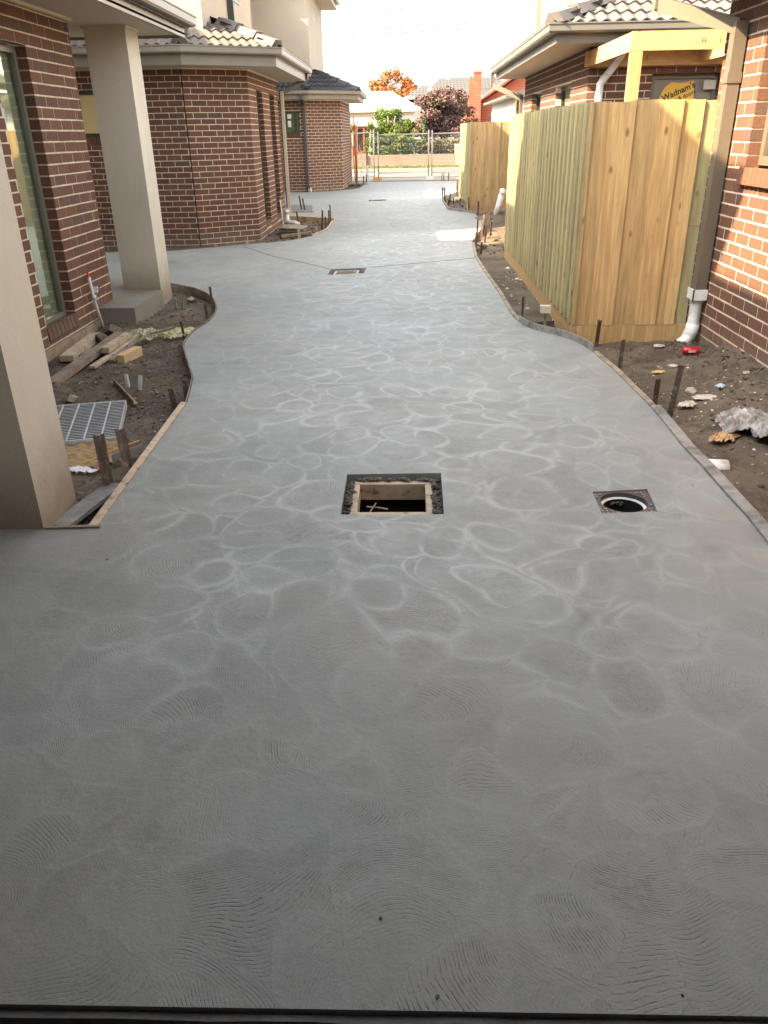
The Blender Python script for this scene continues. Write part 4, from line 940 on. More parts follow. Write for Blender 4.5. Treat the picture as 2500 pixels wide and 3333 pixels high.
# ------------------------------------------------------------------ pit openings in the drive
M_LEDGE = simple('mud_ledge', (.05, .045, .038), .9, .25, 30, (60, .9, .01))
M_HOLE = simple('pit_wall', (.008, .0075, .007), .95, .2, 20)  # near-black colour paints in the deep shade of the pits and drain shaft
def pit(H, mat, label, depth, fr, tim=.034, ledge=-.055, clods=0, loc=None, fh=.12):
    xs = [p[0] for p in H]; ys = [p[1] for p in H]; c = V((sum(xs)/4, sum(ys)/4, 0)); t = thing('pit_opening', c, label, 'pit', 'square pit openings in the drive')
    o_ = [V((*p, 0)) for p in H]; i_ = [c+(V((*p, 0))-c)*1.0 for p in fr]
    i_ = [V((*p, 0)) for p in fr]
    q = MB(); ql = MB(); L = [o+(c-o).normalized()*-.004 for o in o_]
    vs = [(p.x, p.y, ledge) for p in L]+[(p.x, p.y, ledge) for p in i_]
    ql.add(vs, [(k, (k+1) % 4, 4+(k+1) % 4, 4+k) for k in range(4)])
    vs = [(p.x, p.y, ledge) for p in i_]+[(p.x, p.y, -depth) for p in i_]
    q.add(vs, [(k, (k+1) % 4, 4+(k+1) % 4, 4+k) for k in range(4)]+[(4, 5, 6, 7)])
    part(q, 'pit_wall', M_HOLE, t); part(ql, 'ledge', M_LEDGE, t)
    for k in range(4):
        a, b = i_[k], i_[(k+1) % 4]; d = (b-a).normalized(); n = V((-d.y, d.x, 0))
        e = 0 if k % 2 == 0 else tim+.001
        m = MB().bar(a+d*e+n*tim/2+V((0, 0, -.012-fh/2)), b-d*e+n*tim/2+V((0, 0, -.012-fh/2)), tim, fh); part(m, 'timber', mat, t)
    if clods:
        cb = MB(); rs = random.Random(4)
        for _ in range(clods):
            k = rs.choice((1, 1, 2, 2, 2, 3)); a, b = L[k], L[(k+1) % 4]; a2, b2 = i_[k], i_[(k+1) % 4]; u = rs.random(); w = rs.uniform(.25, 1.05)
            p = (a.lerp(b, u)).lerp(a2.lerp(b2, u), w); rock(cb, (p.x, p.y, ledge+.006+.03*(w > .8)), rs.uniform(.005, .017), .8, _)
        o = part(cb, 'mud_clods', M_MUD, t, kind='stuff')
    return t
pit(H1, M_OLDL, 'nearest square pit opening in the drive with timber box and mud round its rim', .75, [(-.272, 3.214), (.118, 3.214), (.118, 3.60), (-.276, 3.60)], .034, -.04, 260, fh=.085)
sp = solo(MB().tube([(-.205, 3.46, -.085), (-.15, 3.43, -.075), (-.10, 3.42, -.08)], .004, 5).tube([(-.19, 3.40, -.09), (-.16, 3.47, -.07)], .003, 5), 'twig', M_OLDL, (-.15, 3.43, -.09), 'bent pale twig caught inside the nearest square pit opening', 'twig')
pit(H2, M_OLDL, 'second square pit opening in the drive where the joint lines meet', .5, [(-.94, 10.03), (-.62, 10.08), (-.62, 10.40), (-.93, 10.37)], .03, -.05, 40, fh=.12)
pit(H3, M_OLD, 'farthest square pit opening in the drive near the street', .4, [(-.95, 21.75), (-.62, 21.8), (-.62, 22.15), (-.95, 22.15)], .03, -.05, 10)
# round pit with chequered square surround
t = thing('round_drain', (cx, cy, 0), 'round drain hole in a small chequered metal square on the right of the drive', 'drain')
q = MB(); Nn = 40; O = [V((*p, -.006)) for p in PIT_H]; ring = []
def sq_pt(a):
    d = V((cos(a), sin(a), 0)); best = 1e9; c0 = V((cx, cy, -.006))
    for k in range(4):
        p, r = O[k], O[(k+1) % 4]; e = r-p; den = d.x*e.y-d.y*e.x
        if abs(den) > 1e-9:
            tt = ((p.x-cx)*e.y-(p.y-cy)*e.x)/den; uu = ((p.x-cx)*d.y-(p.y-cy)*d.x)/den
            if tt > 0 and -.001 <= uu <= 1.001: best = min(best, tt)
    return c0+d*best
for i in range(Nn):
    a = 2*pi*i/Nn; q.v.append(tuple(sq_pt(a))); q.v.append((cx+cr*cos(a), cy+cr*sin(a), -.006)); q.v.append((cx+cr*cos(a), cy+cr*sin(a), -.03))
for i in range(Nn):
    j = (i+1) % Nn; q.f += [(3*i, 3*j, 3*j+1, 3*i+1), (3*i+1, 3*j+1, 3*j+2, 3*i+2)]
M_CAST = simple('cast_drain_surround', (.07, .055, .05), .6, .2, 30, (60, .5, .002))
part(q, 'surround', M_CAST, t)
sq = MB()
u = (V(PIT_H[1])-V(PIT_H[0])).normalized(); w = V((-u.y, u.x))
for i in range(12):
    for j in range(11):
        p = V(PIT_H[0])+u*(.012+i*.0222)+w*(.01+j*.0222)
        if (p-V((cx, cy))).length < cr+.012 or not in_poly(p.x, p.y, PIT_H) or not in_poly(p.x+u.x*.012, p.y+w.y*.012, PIT_H): continue
        hz = (i+j) % 2; sq.obox((p.x, p.y, -.004), u.to_3d(), w.to_3d(), .017 if hz else .007, .007 if hz else .017, .006)
part(sq, 'raised_ribs', simple('worn_cast_ribs', (.26, .215, .19), .55, .15, 30), t, kind='stuff')
q = MB(); 
for (r0, z0, r1, z1, mt, nm_) in ((cr-.001, -.028, cr-.016, -.032, M_PVC, 'collar'), (cr-.016, -.033, cr-.016, -.5, M_HOLE, 'shaft')):
    q = MB(); q.v = [(cx+r*cos(2*pi*i/Nn), cy+r*sin(2*pi*i/Nn), z) for i in range(Nn) for (r, z) in ((r0, z0), (r1, z1))]
    q.f = [(2*i, 2*((i+1) % Nn), 2*((i+1) % Nn)+1, 2*i+1) for i in range(Nn)]
    if nm_ == 'shaft': q.f.append(tuple(2*i+1 for i in range(Nn)))
    part(q, nm_, mt, t)
cb = MB()
for i in range(26): a = random.uniform(pi*1.1, pi*1.9) if i < 18 else random.uniform(.4, .65)*pi; rock(cb, (cx+(cr-.02)*cos(a), cy+(cr-.02)*sin(a), -.045-random.random()*.02), random.uniform(.005, .011), .8, i)
part(cb, 'debris', M_MUD, t, kind='stuff')

# ------------------------------------------------------------------ things in the left bed
g = thing('drain_grate', (-2.1, 4.6, -.08), 'galvanised drain grate lying on the soil behind the near left pillar', 'grate')
R = Matrix.Translation((-2.175, 4.60, -.045))@Matrix.Rotation(radians(13), 4, 'Z')@Matrix.Rotation(radians(4), 4, 'X')
M_GALV_SHADE = simple('shade_painted_galvanised', (.10, .11, .125), .4, .2, 20, metal=.6)  # darker copy of the galvanised steel: shade on the bar sides, painted in
for i in range(24): part(MB().box(-.35, .35, -.29+i*.0252, -.286+i*.0252, -.02, .010, R), 'bearing_bar', M_GALV_SHADE, g)
for i in range(24): part(MB().box(-.352, .352, -.292+i*.0252, -.285+i*.0252, .0102, .0125, R), 'painted_lit_top', M_GALV, g)  # added bright strips paint the light along the bar tops
for i in range(7): part(MB().box(-.345+i*.1, -.337+i*.1, -.295, .295, .006, .016, R), 'cross_bar', M_GALV, g)
part(MB().box(-.36, .36, -.305, -.299, -.03, .016, R).box(-.36, .36, .299, .305, -.03, .016, R).box(.355, .361, -.298, .298, -.03, .0162, R).box(-.361, -.355, -.298, .298, -.03, .0162, R), 'frame', M_GALV, g)
def timber(a, b, w, h, mat, label, name='timber_offcut'): return solo(MB().bar(a, b, w, h), name, mat, a, label, 'timber', 'timber offcuts in the left bed')
timber((-2.80, 6.22, -.045), (-2.84, 7.02, -.04), .11, .05, M_OLDL, 'wide grey topped timber offcut lying against the house footing')
timber((-2.64, 5.50, -.055), (-2.58, 6.90, -.005), .085, .045, M_OLD, 'longest brown timber lying towards the camera in the left bed')
timber((-2.50, 6.30, .0), (-2.47, 6.82, .01), .065, .045, M_OLDL, 'pale sawn timber offcut with a jagged end on top of the pile')
timber((-2.34, 6.18, -.05), (-2.28, 6.46, -.045), .07, .075, simple('new_cut_timber', (.55, .40, .22), .7, .1), 'short fresh cut timber block at the right of the pile')
timber((-2.50, 5.98, -.055), (-2.42, 6.75, -.03), .05, .02, M_OLDL, 'thin flat batten half under the timber pile')
timber((-2.40, 6.15, -.05), (-2.38, 6.7, -.02), .04, .02, M_OLD, 'thin brown batten leaning between the offcuts')
timber((-2.42, 6.9, -.03), (-2.12, 7.02, .02), .03, .02, M_OLD, 'narrow stick lying under the yellow plastic')
timber((-2.76, 6.35, -.06), (-2.62, 7.0, -.05), .035, .02, M_FORMG, 'grey sliver of timber behind the wide offcut')
for (c, r, l) in (((-2.72, 7.08, -.02), .105, 'largest clay rock beside the thin white riser pipe'), ((-2.74, 6.85, -.04), .075, 'smaller clay rock in front of the largest one'), ((-2.58, 7.05, -.04), .06, 'flat clay rock at the edge of the timber pile')):
    m = MB(); rock(m, c, r, .8, int(r*1000)); solo(m, 'rock', M_ROCK, c, l, 'rock', 'clay rocks by the house footing')
for (c, r, l) in (((-2.40, 8.75, -.06), .06, 'pale flat stone near the foot of the square pillar'), ((-2.0, 7.28, -.07), .045, 'pale stone beside the bent plywood edging'), ((-2.33, 5.12, -.05), .055, 'upright brown stone behind the drain grate'), ((-1.60, 4.02, -.05), .05, 'brown stone behind the reddish peg'), ((-2.45, 5.6, -.07), .016, 'small white stone in the open soil')):
    m = MB(); rock(m, c, r, .6, int(r*999)); solo(m, 'stone', M_STONE, c, l, 'stone')
def crumple(name, mat, c, sx, sy, h, label, cat, seed, nfreq=6., n=22, rot=0., mask=True):
    c = (c[0], c[1], soil_z(c[0], c[1])+(c[2]+.085) if c[1] < 8 else c[2])
    m = MB(); rs = random.Random(seed); o = V((seed*3.1, 0, 0)); R = Matrix.Rotation(rot, 3, 'Z'); C0 = V(c)
    for j in range(n+1):
        for i in range(n+1):
            u, v = i/n*2-1, j/n*2-1; k = 1+.35*noise.noise(V((atan2(v, u)*1.3, seed, 0)))
            z = h*(max(0, 1-(u*u+v*v)*.7)*.6+.5*abs(noise.noise(V((u*nfreq*.5, v*nfreq*.5, seed))))+.35*abs(noise.noise(V((u*nfreq*1.7, v*nfreq, seed+9)))))
            m.v.append(tuple(C0+R@V((u*sx*k, v*sy*k, z))))
    for j in range(n):
        for i in range(n):
            u, v = (i+.5)/n*2-1, (j+.5)/n*2-1
            if mask and u*u+v*v > .9+.25*noise.noise(V((u*3, v*3, seed))): continue
            m.f.append((j*(n+1)+i, j*(n+1)+i+1, (j+1)*(n+1)+i+1, (j+1)*(n+1)+i))
    return solo(m, name, mat, c, label, cat, smooth=False)
def mat_film(name, c, alpha):
    n = NT(name); tr = n.t.nodes.new('ShaderNodeBsdfTransparent'); mx = n.t.nodes.new('ShaderNodeMixShader')
    n.b.inputs['Base Color'].default_value = (*c, 1); n.b.inputs['Roughness'].default_value = .25
    n.put(mx.inputs[0], n.ramp(n.noise(22, 3), .3, .7, alpha-.2, alpha+.25)); n.t.links.new(tr.outputs[0], mx.inputs[1]); n.t.links.new(n.b.outputs[0], mx.inputs[2]); n.t.links.new(mx.outputs[0], n.out.inputs[0]); return n.m
crumple('plastic_sheet', mat_film('yellow_plastic_film', (.50, .48, .26), .45), (-2.42, 7.0, -.065), .17, .27, .085, 'crumpled translucent yellow plastic sheet behind the timber pile', 'plastic', 3, rot=.2)
crumple('plastic_bag', mat_film('pale_yellow_film', (.56, .52, .27), .6), (-2.12, 7.12, -.07), .15, .22, .06, 'flatter pale yellow plastic bag beside the thin bent headed peg', 'plastic', 5, rot=-.3)
crumple('plastic_scrap', simple('white_plastic_scrap', (.60, .64, .68), .4, .1), (-1.80, 3.90, -.075), .10, .035, .025, 'white plastic scrap in the soil behind the near left pillar', 'plastic', 8, rot=-.25, n=12)
crumple('tape_scrap', simple('pink_tape', (.75, .13, .11), .5, .1), (-1.70, 3.93, -.07), .022, .03, .02, 'pink tape scrap beside the white plastic scrap', 'tape', 11, n=6)
crumple('tape_scrap', simple('pink_tape', (.75, .13, .11), .5, .1), (-1.88, 4.12, -.075), .028, .02, .012, 'pink tape scrap on the sandy patch behind the near pillar', 'tape', 12, n=6)
crumple('sand_patch', simple('yellow_sand', (.30, .215, .10), .95, .25, 25, (60, .8, .01), col2=(.18, .13, .08), c2s=14), (-1.92, 4.12, -.105), .30, .24, .055, 'yellow sandy clay patch in front of the drain grate', 'sand', 14, n=30)
for (a, b, l) in (((-1.73, 4.13, -.05), (-1.60, 4.30, -.045), 'orange stick lying beside the reddish peg'), ((-1.82, 3.99, -.06), (-1.74, 4.10, -.055), 'orange stick lying on the sandy patch')):
    solo(MB().bar(a, b, .009, .006), 'stick', simple('orange_wood', (.62, .30, .08), .7), a, l, 'stick')
def angle_iron(a, b, w, label, up=V((0, 0, 1)), mt=None):
    a, b = V(a), V(b); d = (b-a).normalized(); s = d.cross(V((0, 0, 1))).normalized(); m = MB().bar(a, b, w, .004); m.bar(a+s*w/2+V((0, 0, w/2)), b+s*w/2+V((0, 0, w/2)), .004, w)
    return solo(m, 'angle_iron', mt or M_RUST, a, label, 'steel')
angle_iron((-2.18, 5.58, -.06), (-1.85, 5.03, -.055), .03, 'long angle iron lying in the left bed beyond the drain grate', mt=M_OLD)
angle_iron((-1.66, 3.98, -.05), (-1.53, 4.12, -.04), .05, 'mud covered angle iron lying between the two nearest pegs', mt=M_FORMG)
for i, (x, y, l) in enumerate(((-2.04, 5.44, 'left of two short galvanised angles stuck in the left bed soil'), (-1.95, 5.40, 'right of two short galvanised angles stuck in the left bed soil'), (-2.50, 8.45, 'left of two short steel uprights beside the square pillar'), (-2.44, 8.46, 'right of two short steel uprights beside the square pillar'))):
    m = MB().bar((x, y, -.1), (x+(.02 if i % 2 else -.01), y+.02, .035), .024, .004, V((0, 1, 0))); m.bar((x+.012, y, -.1), (x+.012+(.02 if i % 2 else -.01), y+.02, .03), .004, .03, V((0, 1, 0)))
    solo(m, 'steel_bracket', M_GALV if i < 2 else M_FORMG, (x, y, -.1), l, 'bracket')
rs_ = thing('riser_pipe', (-2.93, 7.47, -.08), 'thin white riser pipe with red cap and blue cord leaning on the near brick wall', 'pipe')
part(MB().tube([(-2.925, 7.44, -.1), (-2.955, 7.40, .20), (-2.965, 7.385, .42)], .0135, 10).tube([(-2.95, 7.40, .21), (-2.95, 7.40, .25)], .017, 10), 'pipe', M_PVC, rs_, True)
part(MB().tube([(-2.965, 7.385, .40), (-2.97, 7.38, .47)], .011, 8).bar((-2.965, 7.35, .44), (-2.965, 7.41, .40), .02, .012), 'red_cap', simple('red_plastic', (.55, .02, .03), .4, .05), rs_)
part(MB().tube([(-2.94, 7.37, .40), (-2.91, 7.40, .30), (-2.90, 7.46, .34), (-2.93, 7.44, .25), (-2.92, 7.50, .12), (-2.85, 7.60, .03), (-2.78, 7.66, .02)], .003, 5), 'cord', simple('blue_cord', (.10, .12, .30), .6), rs_)
part(MB().box(-2.955, -2.925, 7.42, 7.46, .27, .32), 'clip', M_PVC, rs_)

# ------------------------------------------------------------------ things under the slit windows
sg = thing('cover_stack', (-2.1, 15.3, -.08), 'stack of weathered pit covers beside the white elbow pipe', 'cover')
for i, (z, r) in enumerate(((-.06, .10), (-.015, .03), (.03, -.05))):
    m = MB(); R = Matrix.Translation((-2.12, 15.35, z))@Matrix.Rotation(r, 4, 'Z')@Matrix.Rotation(.03*i, 4, 'Y')
    m.box(-.225, .225, -.33, .33, 0, .012, R); m.box(-.20, .20, -.30, .30, -.022, -.0005, R); part(m, 'cover', M_FORM if i == 2 else M_OLD, sg)
timber((-2.25, 14.5, -.04), (-1.75, 14.95, -.03), .08, .04, M_OLD, 'grey timber lying along the edge under the slit windows')
wb = thing('elbow_pipe', (-2.42, 17.2, -.08), 'white plastic elbow pipe at the foot of the charcoal downpipe', 'pipe')
part(MB().tube([(-2.46, 16.85, .20), (-2.46, 16.85, .05), (-2.44, 16.8, .0), (-2.38, 16.75, -.03), (-2.28, 16.7, -.03), (-2.2, 16.65, -.06)], .052, 14).tube([(-2.46, 16.85, .21), (-2.46, 16.85, .14)], .06, 14), 'pipe', M_PVC, wb, True)
part(MB().box(-2.54, -2.44, 17.36, 17.37, .12, .21), 'bracket', M_PVC, wb)
wr = thing('riser_pipe', (-2.50, 16.6, -.08), 'thin white riser pipe with red tip beside the charcoal downpipe', 'pipe')
part(MB().tube([(-2.46, 16.35, -.1), (-2.52, 16.5, .43)], .013, 8), 'pipe', M_PVC, wr, True); part(MB().tube([(-2.52, 16.5, .43), (-2.522, 16.505, .48)], .012, 8), 'red_tip', MC['red_plastic'], wr)
part(MB().tube([(-2.50, 16.5, .40), (-2.46, 16.5, .30), (-2.44, 16.5, .33), (-2.48, 16.5, .42)], .003, 5), 'wire', M_PVC, wr)

# ------------------------------------------------------------------ things on the right strip
zc_ = soil_z(2.18, 5.98)+.026
cn = MB().tube([(2.12, 6.0, zc_), (2.128, 5.998, zc_), (2.232, 5.972, zc_), (2.24, 5.97, zc_)], [.024, .031, .031, .025], 16)
c_ = thing('drink_can', (2.18, 5.98, -.08), 'crushed red drink can on the soil by the sunlit brick wall', 'can')
part(cn, 'body', simple('red_can', (.38, .015, .02), .3, .1, 20, metal=.3), c_, True)
part(MB().box(2.15, 2.215, 5.948, 5.953, zc_-.006, zc_+.010), 'white_band', M_PAPER, c_)
pv2 = MB().tube([(1.74, 16.7, -.1), (1.86, 16.35, .53)], .062, 18, True); pv2.tube([(1.855, 16.365, .50), (1.864, 16.34, .545)], .068, 18)
solo(pv2, 'vent_pipe', M_PVC, (1.75, 16.7, -.1), 'thick white pipe leaning out of the soil heap beyond the near fence', 'pipe', smooth=True)
crumple('dirty_bag', simple('dirty_grey_plastic', (.20, .185, .17), .4, .35, 18, (40, .8, .01), col2=(.38, .35, .33), c2s=9), (2.02, 4.33, -.10), .23, .25, .15, 'crumpled dirty grey plastic bag in the soil at the right edge', 'bag', 21, 4.2, 40, .4)
crumple('cardboard_scrap', simple('torn_cardboard', (.40, .26, .13), .8, .2, 20), (1.80, 4.22, -.075), .10, .06, .05, 'torn brown cardboard scrap left of the dirty grey bag', 'cardboard', 23, n=12, rot=.5)
crumple('paper_scrap', M_PAPER, (1.80, 4.86, -.07), .075, .045, .035, 'folded cream paper scrap near the tallest peg', 'paper', 27, n=10, rot=.5)
crumple('paper_scrap', M_PAPER, (1.97, 4.98, -.08), .10, .06, .012, 'scatter of pale plaster flakes in the middle of the right strip', 'paper', 31, n=14)
crumple('paper_scrap', M_PAPER, (2.05, 6.35, -.075), .045, .04, .025, 'curled white wrapper just below the near fence plinth', 'wrapper', 33, n=9)
crumple('paper_scrap', M_PAPER, (1.98, 5.75, -.075), .035, .03, .02, 'small cream wrapper in front of the red can', 'wrapper', 35, n=8)
crumple('paper_scrap', simple('yellow_wrapper', (.55, .36, .10), .5, .15), (1.86, 5.68, -.075), .05, .03, .02, 'yellowish crushed wrapper left of the small cream wrapper', 'wrapper', 37, n=8)
crumple('paper_scrap', simple('blue_white_wrapper', (.42, .50, .58), .5, .2), (2.10, 5.12, -.07), .035, .03, .03, 'bluish white wrapper crushed into the right strip', 'wrapper', 39, n=8)
solo(MB().bar((2.20, 4.80, -.07), (2.33, 4.74, -.07), .05, .012), 'white_offcut', M_PVC, (2.2, 4.8, -.08), 'flat white offcut behind the dirty grey bag', 'offcut')
hp = MB(); 
for i in range(9): a = pi*i/8; hp.v += [(1.60, 3.93+.045*cos(a), -.085+.045*sin(a)), (1.715, 3.915+.045*cos(a), -.085+.045*sin(a))]
hp.f = [(2*i, 2*i+1, 2*i+3, 2*i+2) for i in range(8)]
hpo = solo(hp, 'pipe_offcut', M_PVC, (1.66, 3.93, -.085), 'half round white pipe offcut against the cement caked board', 'offcut', smooth=True)
hpo.modifiers.new('thickness', 'SOLIDIFY').thickness = .004
tw = MB(); tw.add([(1.86, 3.98, -.07), (2.08, 3.78, -.07), (2.12, 3.86, -.07), (2.02, 3.90, -.07), (1.86, 3.98, -.058), (2.08, 3.78, -.058), (2.12, 3.86, -.058), (2.02, 3.90, -.058)], [(3, 2, 1, 0), (4, 5, 6, 7), (0, 1, 5, 4), (1, 2, 6, 5), (2, 3, 7, 6), (3, 0, 4, 7)])
solo(tw, 'white_offcut', M_PVC, (1.95, 3.9, -.07), 'pointed white offcut in front of the dirty grey bag', 'offcut')
m = MB(); rock(m, (1.94, 5.18, -.05), .05, .7, 3); solo(m, 'stone', M_STONE, (1.94, 5.18, -.05), 'pale lump of mortar in the middle of the right strip', 'stone')
m = MB(); rock(m, (2.34, 5.3, .03), .04, .7, 5); solo(m, 'stone', M_STONE, (2.34, 5.3, .03), 'pale lump of mortar on the soil bank by the right wall', 'stone')
m = MB(); rock(m, (1.17, 12.75, -.02), .09, .7, 8); solo(m, 'stone', M_STONE, (1.17, 12.75, -.02), 'large pale stone beside the sunlit peg cluster', 'stone')
for (x, y, r, l) in ((-.065, 1.158, .007, 'dark crumb on the concrete near the bottom centre'), (.055, .985, .009, 'dark crumb on the concrete at the slab edge in the middle'), (.547, .995, .006, 'dark crumb on the concrete at the slab edge on the right'), (1.384, 3.50, .006, 'dark crumb on the concrete right of the round drain'), (-1.25, 2.78, .009, 'dark crumb on the concrete below the near left pillar')):
    m = MB(); rock(m, (x, y, r*.3), r*.6, .8, int(r*5000)); solo(m, 'crumb', M_MUD, (x, y, 0), l, 'crumb')

# ================================================================== STREET END
M_ZINC = simple('fence_tube', (.42, .40, .34), .4, .05, metal=.3)
def panel(x0, z0, x1, z1, y0, y1, label, full=True):
    t = thing('temporary_fence', (x0, y0, 0), label, 'fence', 'temporary fence panels along the street')
    a, b = V((x0, y0, z0)), V((x1, y1, z1)); fr = MB()
    fr.tube([(a.x+(.06 if full is None else 0), a.y, .0), (a.x, a.y, a.z+.12)], .022, 8); fr.tube([(b.x, b.y, .0), (b.x, b.y, b.z+.12)], .022, 8)
    fr.tube([a, b], .02, 8); fr.tube([(a.x, a.y, .24), (b.x, b.y, .25)], .012, 6); fr.tube([(a.x, a.y, .08), (b.x, b.y, .09)], .016, 6)
    part(fr, 'frame', M_ZINC, t, True); w = MB(); n = int((b.x-a.x)/.055)
    for i in range(1, n):
        f = i/n; p = a.lerp(b, f); w.bar((p.x, p.y, .09), (p.x, p.y, p.z), .005, .005, V((0, 1, 0)))
    for k in range(1, 8): z = .09+(a.z-.09)*k/8; w.bar((a.x, a.y, z), (b.x, b.y, z+.01), .005, .005)
    part(w, 'wire_mesh', M_ZINC, t, kind='stuff'); return t
panel(-3.4, 1.56, -1.26, 1.62, 31.2, 32.6, 'leftmost temporary fence panel beside the orange conduits')
panel(-1.07, 1.53, .80, 1.55, 31.8, 31.75, 'middle temporary fence panel across the end of the drive')
panel(.925, 1.54, 3.3, 1.58, 31.75, 31.7, 'rightmost temporary fence panel beside the farther paling fence')
for (x, y, l) in ((-1.1, 31.9, 'orange base block under the left joint of the temporary fence'), (.87, 31.8, 'white base block under the right joint of the temporary fence')):
    solo(MB().box(x-.18, x+.16, y-.12, y+.12, -.02, .08).box(x-.12, x+.10, y-.09, y+.09, .0805, .11), 'base_block', simple('orange_block', (.62, .36, .14), .7, .15) if x < 0 else M_PVC, (x, y, 0), l, 'block')
oc = thing('conduit_bundle', (-1.84, 30.6, 0), 'bundle of upright orange conduits tied at the corner of the farthest house', 'conduit')
M_OR = simple('orange_conduit', (.78, .15, .025), .5, .1)
for (dx, dz, lean) in ((0, 2.12, .03), (.05, 1.55, -.02), (-.035, 1.2, .05), (.03, 1.95, .01)): part(MB().tube([(-1.84+dx, 30.6, 0), (-1.85+dx-lean, 30.6, dz)], .017, 8), 'conduit', M_OR, oc, True)
part(MB().tube([(-1.80, 30.55, 0), (-1.79, 30.55, 1.1), (-1.76, 30.55, 1.85), (-1.72, 30.55, 2.0)], .02, 8), 'cream_conduit', M_TRIM, oc, True)
part(MB().tube([(-1.87, 30.5, 1.3), (-1.98, 30.5, 1.1), (-1.98, 30.5, .85), (-1.88, 30.5, .75)], .012, 6).tube([(-1.7, 30.5, 1.2), (-1.62, 30.5, .9), (-1.6, 30.5, .5), (-1.68, 30.5, .2)], .01, 6), 'loose_cable', M_TRIM, oc, True)
part(MB().box(-1.94, -1.74, 30.54, 30.64, .92, 1.0), 'tie', M_OR, oc)

M_WALLP = simple('pink_rendered_wall', (.17, .12, .085), .9, .1, .9, col2=(.13, .095, .065), c2s=.7)
rw = thing('garden_wall', (0, 46, 0), 'low pink rendered garden wall across the street', 'wall')
part(MB().box(-20, 2.55, 45.95, 46.25, -.1, .54), 'wall', M_WALLP, rw)
part(MB().box(-2.75, -2.2, 45.85, 46.3, -.1, .62), 'pier', M_WALLP, rw)
rp = thing('brick_pier', (2.7, 46, 0), 'red brick gate pier at the right end of the garden wall', 'pier')
part(MB().box(2.58, 3.1, 45.9, 46.35, -.1, .95), 'shaft', M_RED, rp); part(MB().box(2.54, 3.14, 45.86, 46.4, .95, 1.01), 'cap', M_TRIM, rp)
solo(MB().box(3.12, 9, 46.1, 46.2, 0, .85), 'garden_wall', M_RED, (5, 46.1, 0), 'low red brick wall beyond the gate pier', 'wall')
M_REDP = simple('dark_red_paint', (.22, .045, .035), .6, .1)
def house_far(t, wallbox, wm, roofpts, rm):
    part(MB().box(*wallbox), 'wall', wm, t)
# white house with pale roof
M_WH = simple('white_weatherboard', (.52, .50, .44), .8, .05, .5); M_WR = simple('pale_metal_roof', (.6, .57, .5), .5, .05, .5)
wh = thing('white_house', (-4, 60, 0), 'white house with pale roof behind the green conifer', 'house')
part(MB().box(-14, .5, 57, 65, 0, 3.0), 'wall', M_WH, wh)
part(MB().add([(-14.5, 56.5, 3.0), (1.0, 56.5, 3.0), (1.0, 65.5, 3.0), (-14.5, 65.5, 3.0), (-9, 61, 4.35), (-1.1, 60.5, 4.18)], [(0, 1, 5, 4), (1, 2, 5), (2, 3, 4, 5), (3, 0, 4), (3, 2, 1, 0)]), 'roof', M_WR, wh)
part(MB().box(-14.4, .9, 56.4, 56.52, 2.85, 3.02), 'gutter', M_TRIM, wh)
ve = thing('verandah', (-3.2, 50, 0), 'verandah with dark red posts at the left beyond the garden wall', 'verandah')
part(MB().add([(-9, 49.2, 2.0), (-2.25, 49.2, 2.0), (-2.25, 52, 2.45), (-9, 52, 2.45), (-9, 49.2, 1.95), (-2.25, 49.2, 1.95), (-2.25, 52, 2.4), (-9, 52, 2.4)], [(0, 1, 2, 3), (7, 6, 5, 4), (0, 4, 5, 1), (1, 5, 6, 2)]), 'roof', M_GREYG, ve)
for x in (-2.45, -2.9, -4.4, -5.9): part(MB().box(x-.05, x+.05, 49.25, 49.35, 0, 1.98), 'post', M_REDP, ve)
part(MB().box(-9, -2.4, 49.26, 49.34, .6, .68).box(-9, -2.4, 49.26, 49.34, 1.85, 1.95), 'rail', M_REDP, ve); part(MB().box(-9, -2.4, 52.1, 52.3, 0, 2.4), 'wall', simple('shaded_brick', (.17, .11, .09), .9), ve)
# grey tiled house
gh = thing('grey_roofed_house', (4, 72, 0), 'house with large grey tiled hip roof behind the purple tree', 'house')
part(MB().box(.6, 8.6, 71, 80, 0, 4.2), 'wall', simple('grey_wall', (.13, .135, .125), .85), gh)
M_FT = NT('far_roof_tiles'); sx = M_FT.t.nodes.new('ShaderNodeSeparateXYZ'); M_FT.t.links.new(M_FT.pos, sx.inputs[0])
cx1 = M_FT.m_('SINE', M_FT.m_('MULTIPLY', sx.outputs[0], 2*pi/.28)); cz1 = M_FT.m_('SINE', M_FT.m_('MULTIPLY', sx.outputs[2], 2*pi/.17)); cc = M_FT.m_('MAXIMUM', cx1, cz1)
M_FT = M_FT.done(M_FT.scale_col((.045, .045, .043), M_FT.ramp(cc, .2, 1, .75, 1.5)), .7)
def roof_far(t, pts, faces, mat, name='roof'):
    m = MB().add(pts, faces); part(m, name, mat, t)
roof_far(gh, [(1.2, 70, 4.15), (9.3, 70, 4.15), (9.3, 81, 4.15), (1.2, 81, 4.15), (2.7, 73.5, 5.62), (7.4, 73.5, 5.62)], [(0, 1, 5, 4), (1, 2, 5), (2, 3, 4, 5), (3, 0, 4), (3, 2, 1, 0)], M_FT)
roof_far(gh, [(-.25, 71.2, 4.2), (3.2, 71.2, 4.2), (3.2, 78, 4.2), (-.25, 78, 4.2), (1.2, 73.2, 5.08), (2.7, 73.2, 5.08)], [(0, 1, 5, 4), (1, 2, 5), (2, 3, 4, 5), (3, 0, 4), (3, 2, 1, 0)], M_FT, 'side_roof')
part(MB().box(1.15, 9.35, 69.9, 70.02, 4.0, 4.15).box(-.3, 1.1, 71.1, 71.2, 4.05, 4.2), 'gutter', M_TRIM, gh)
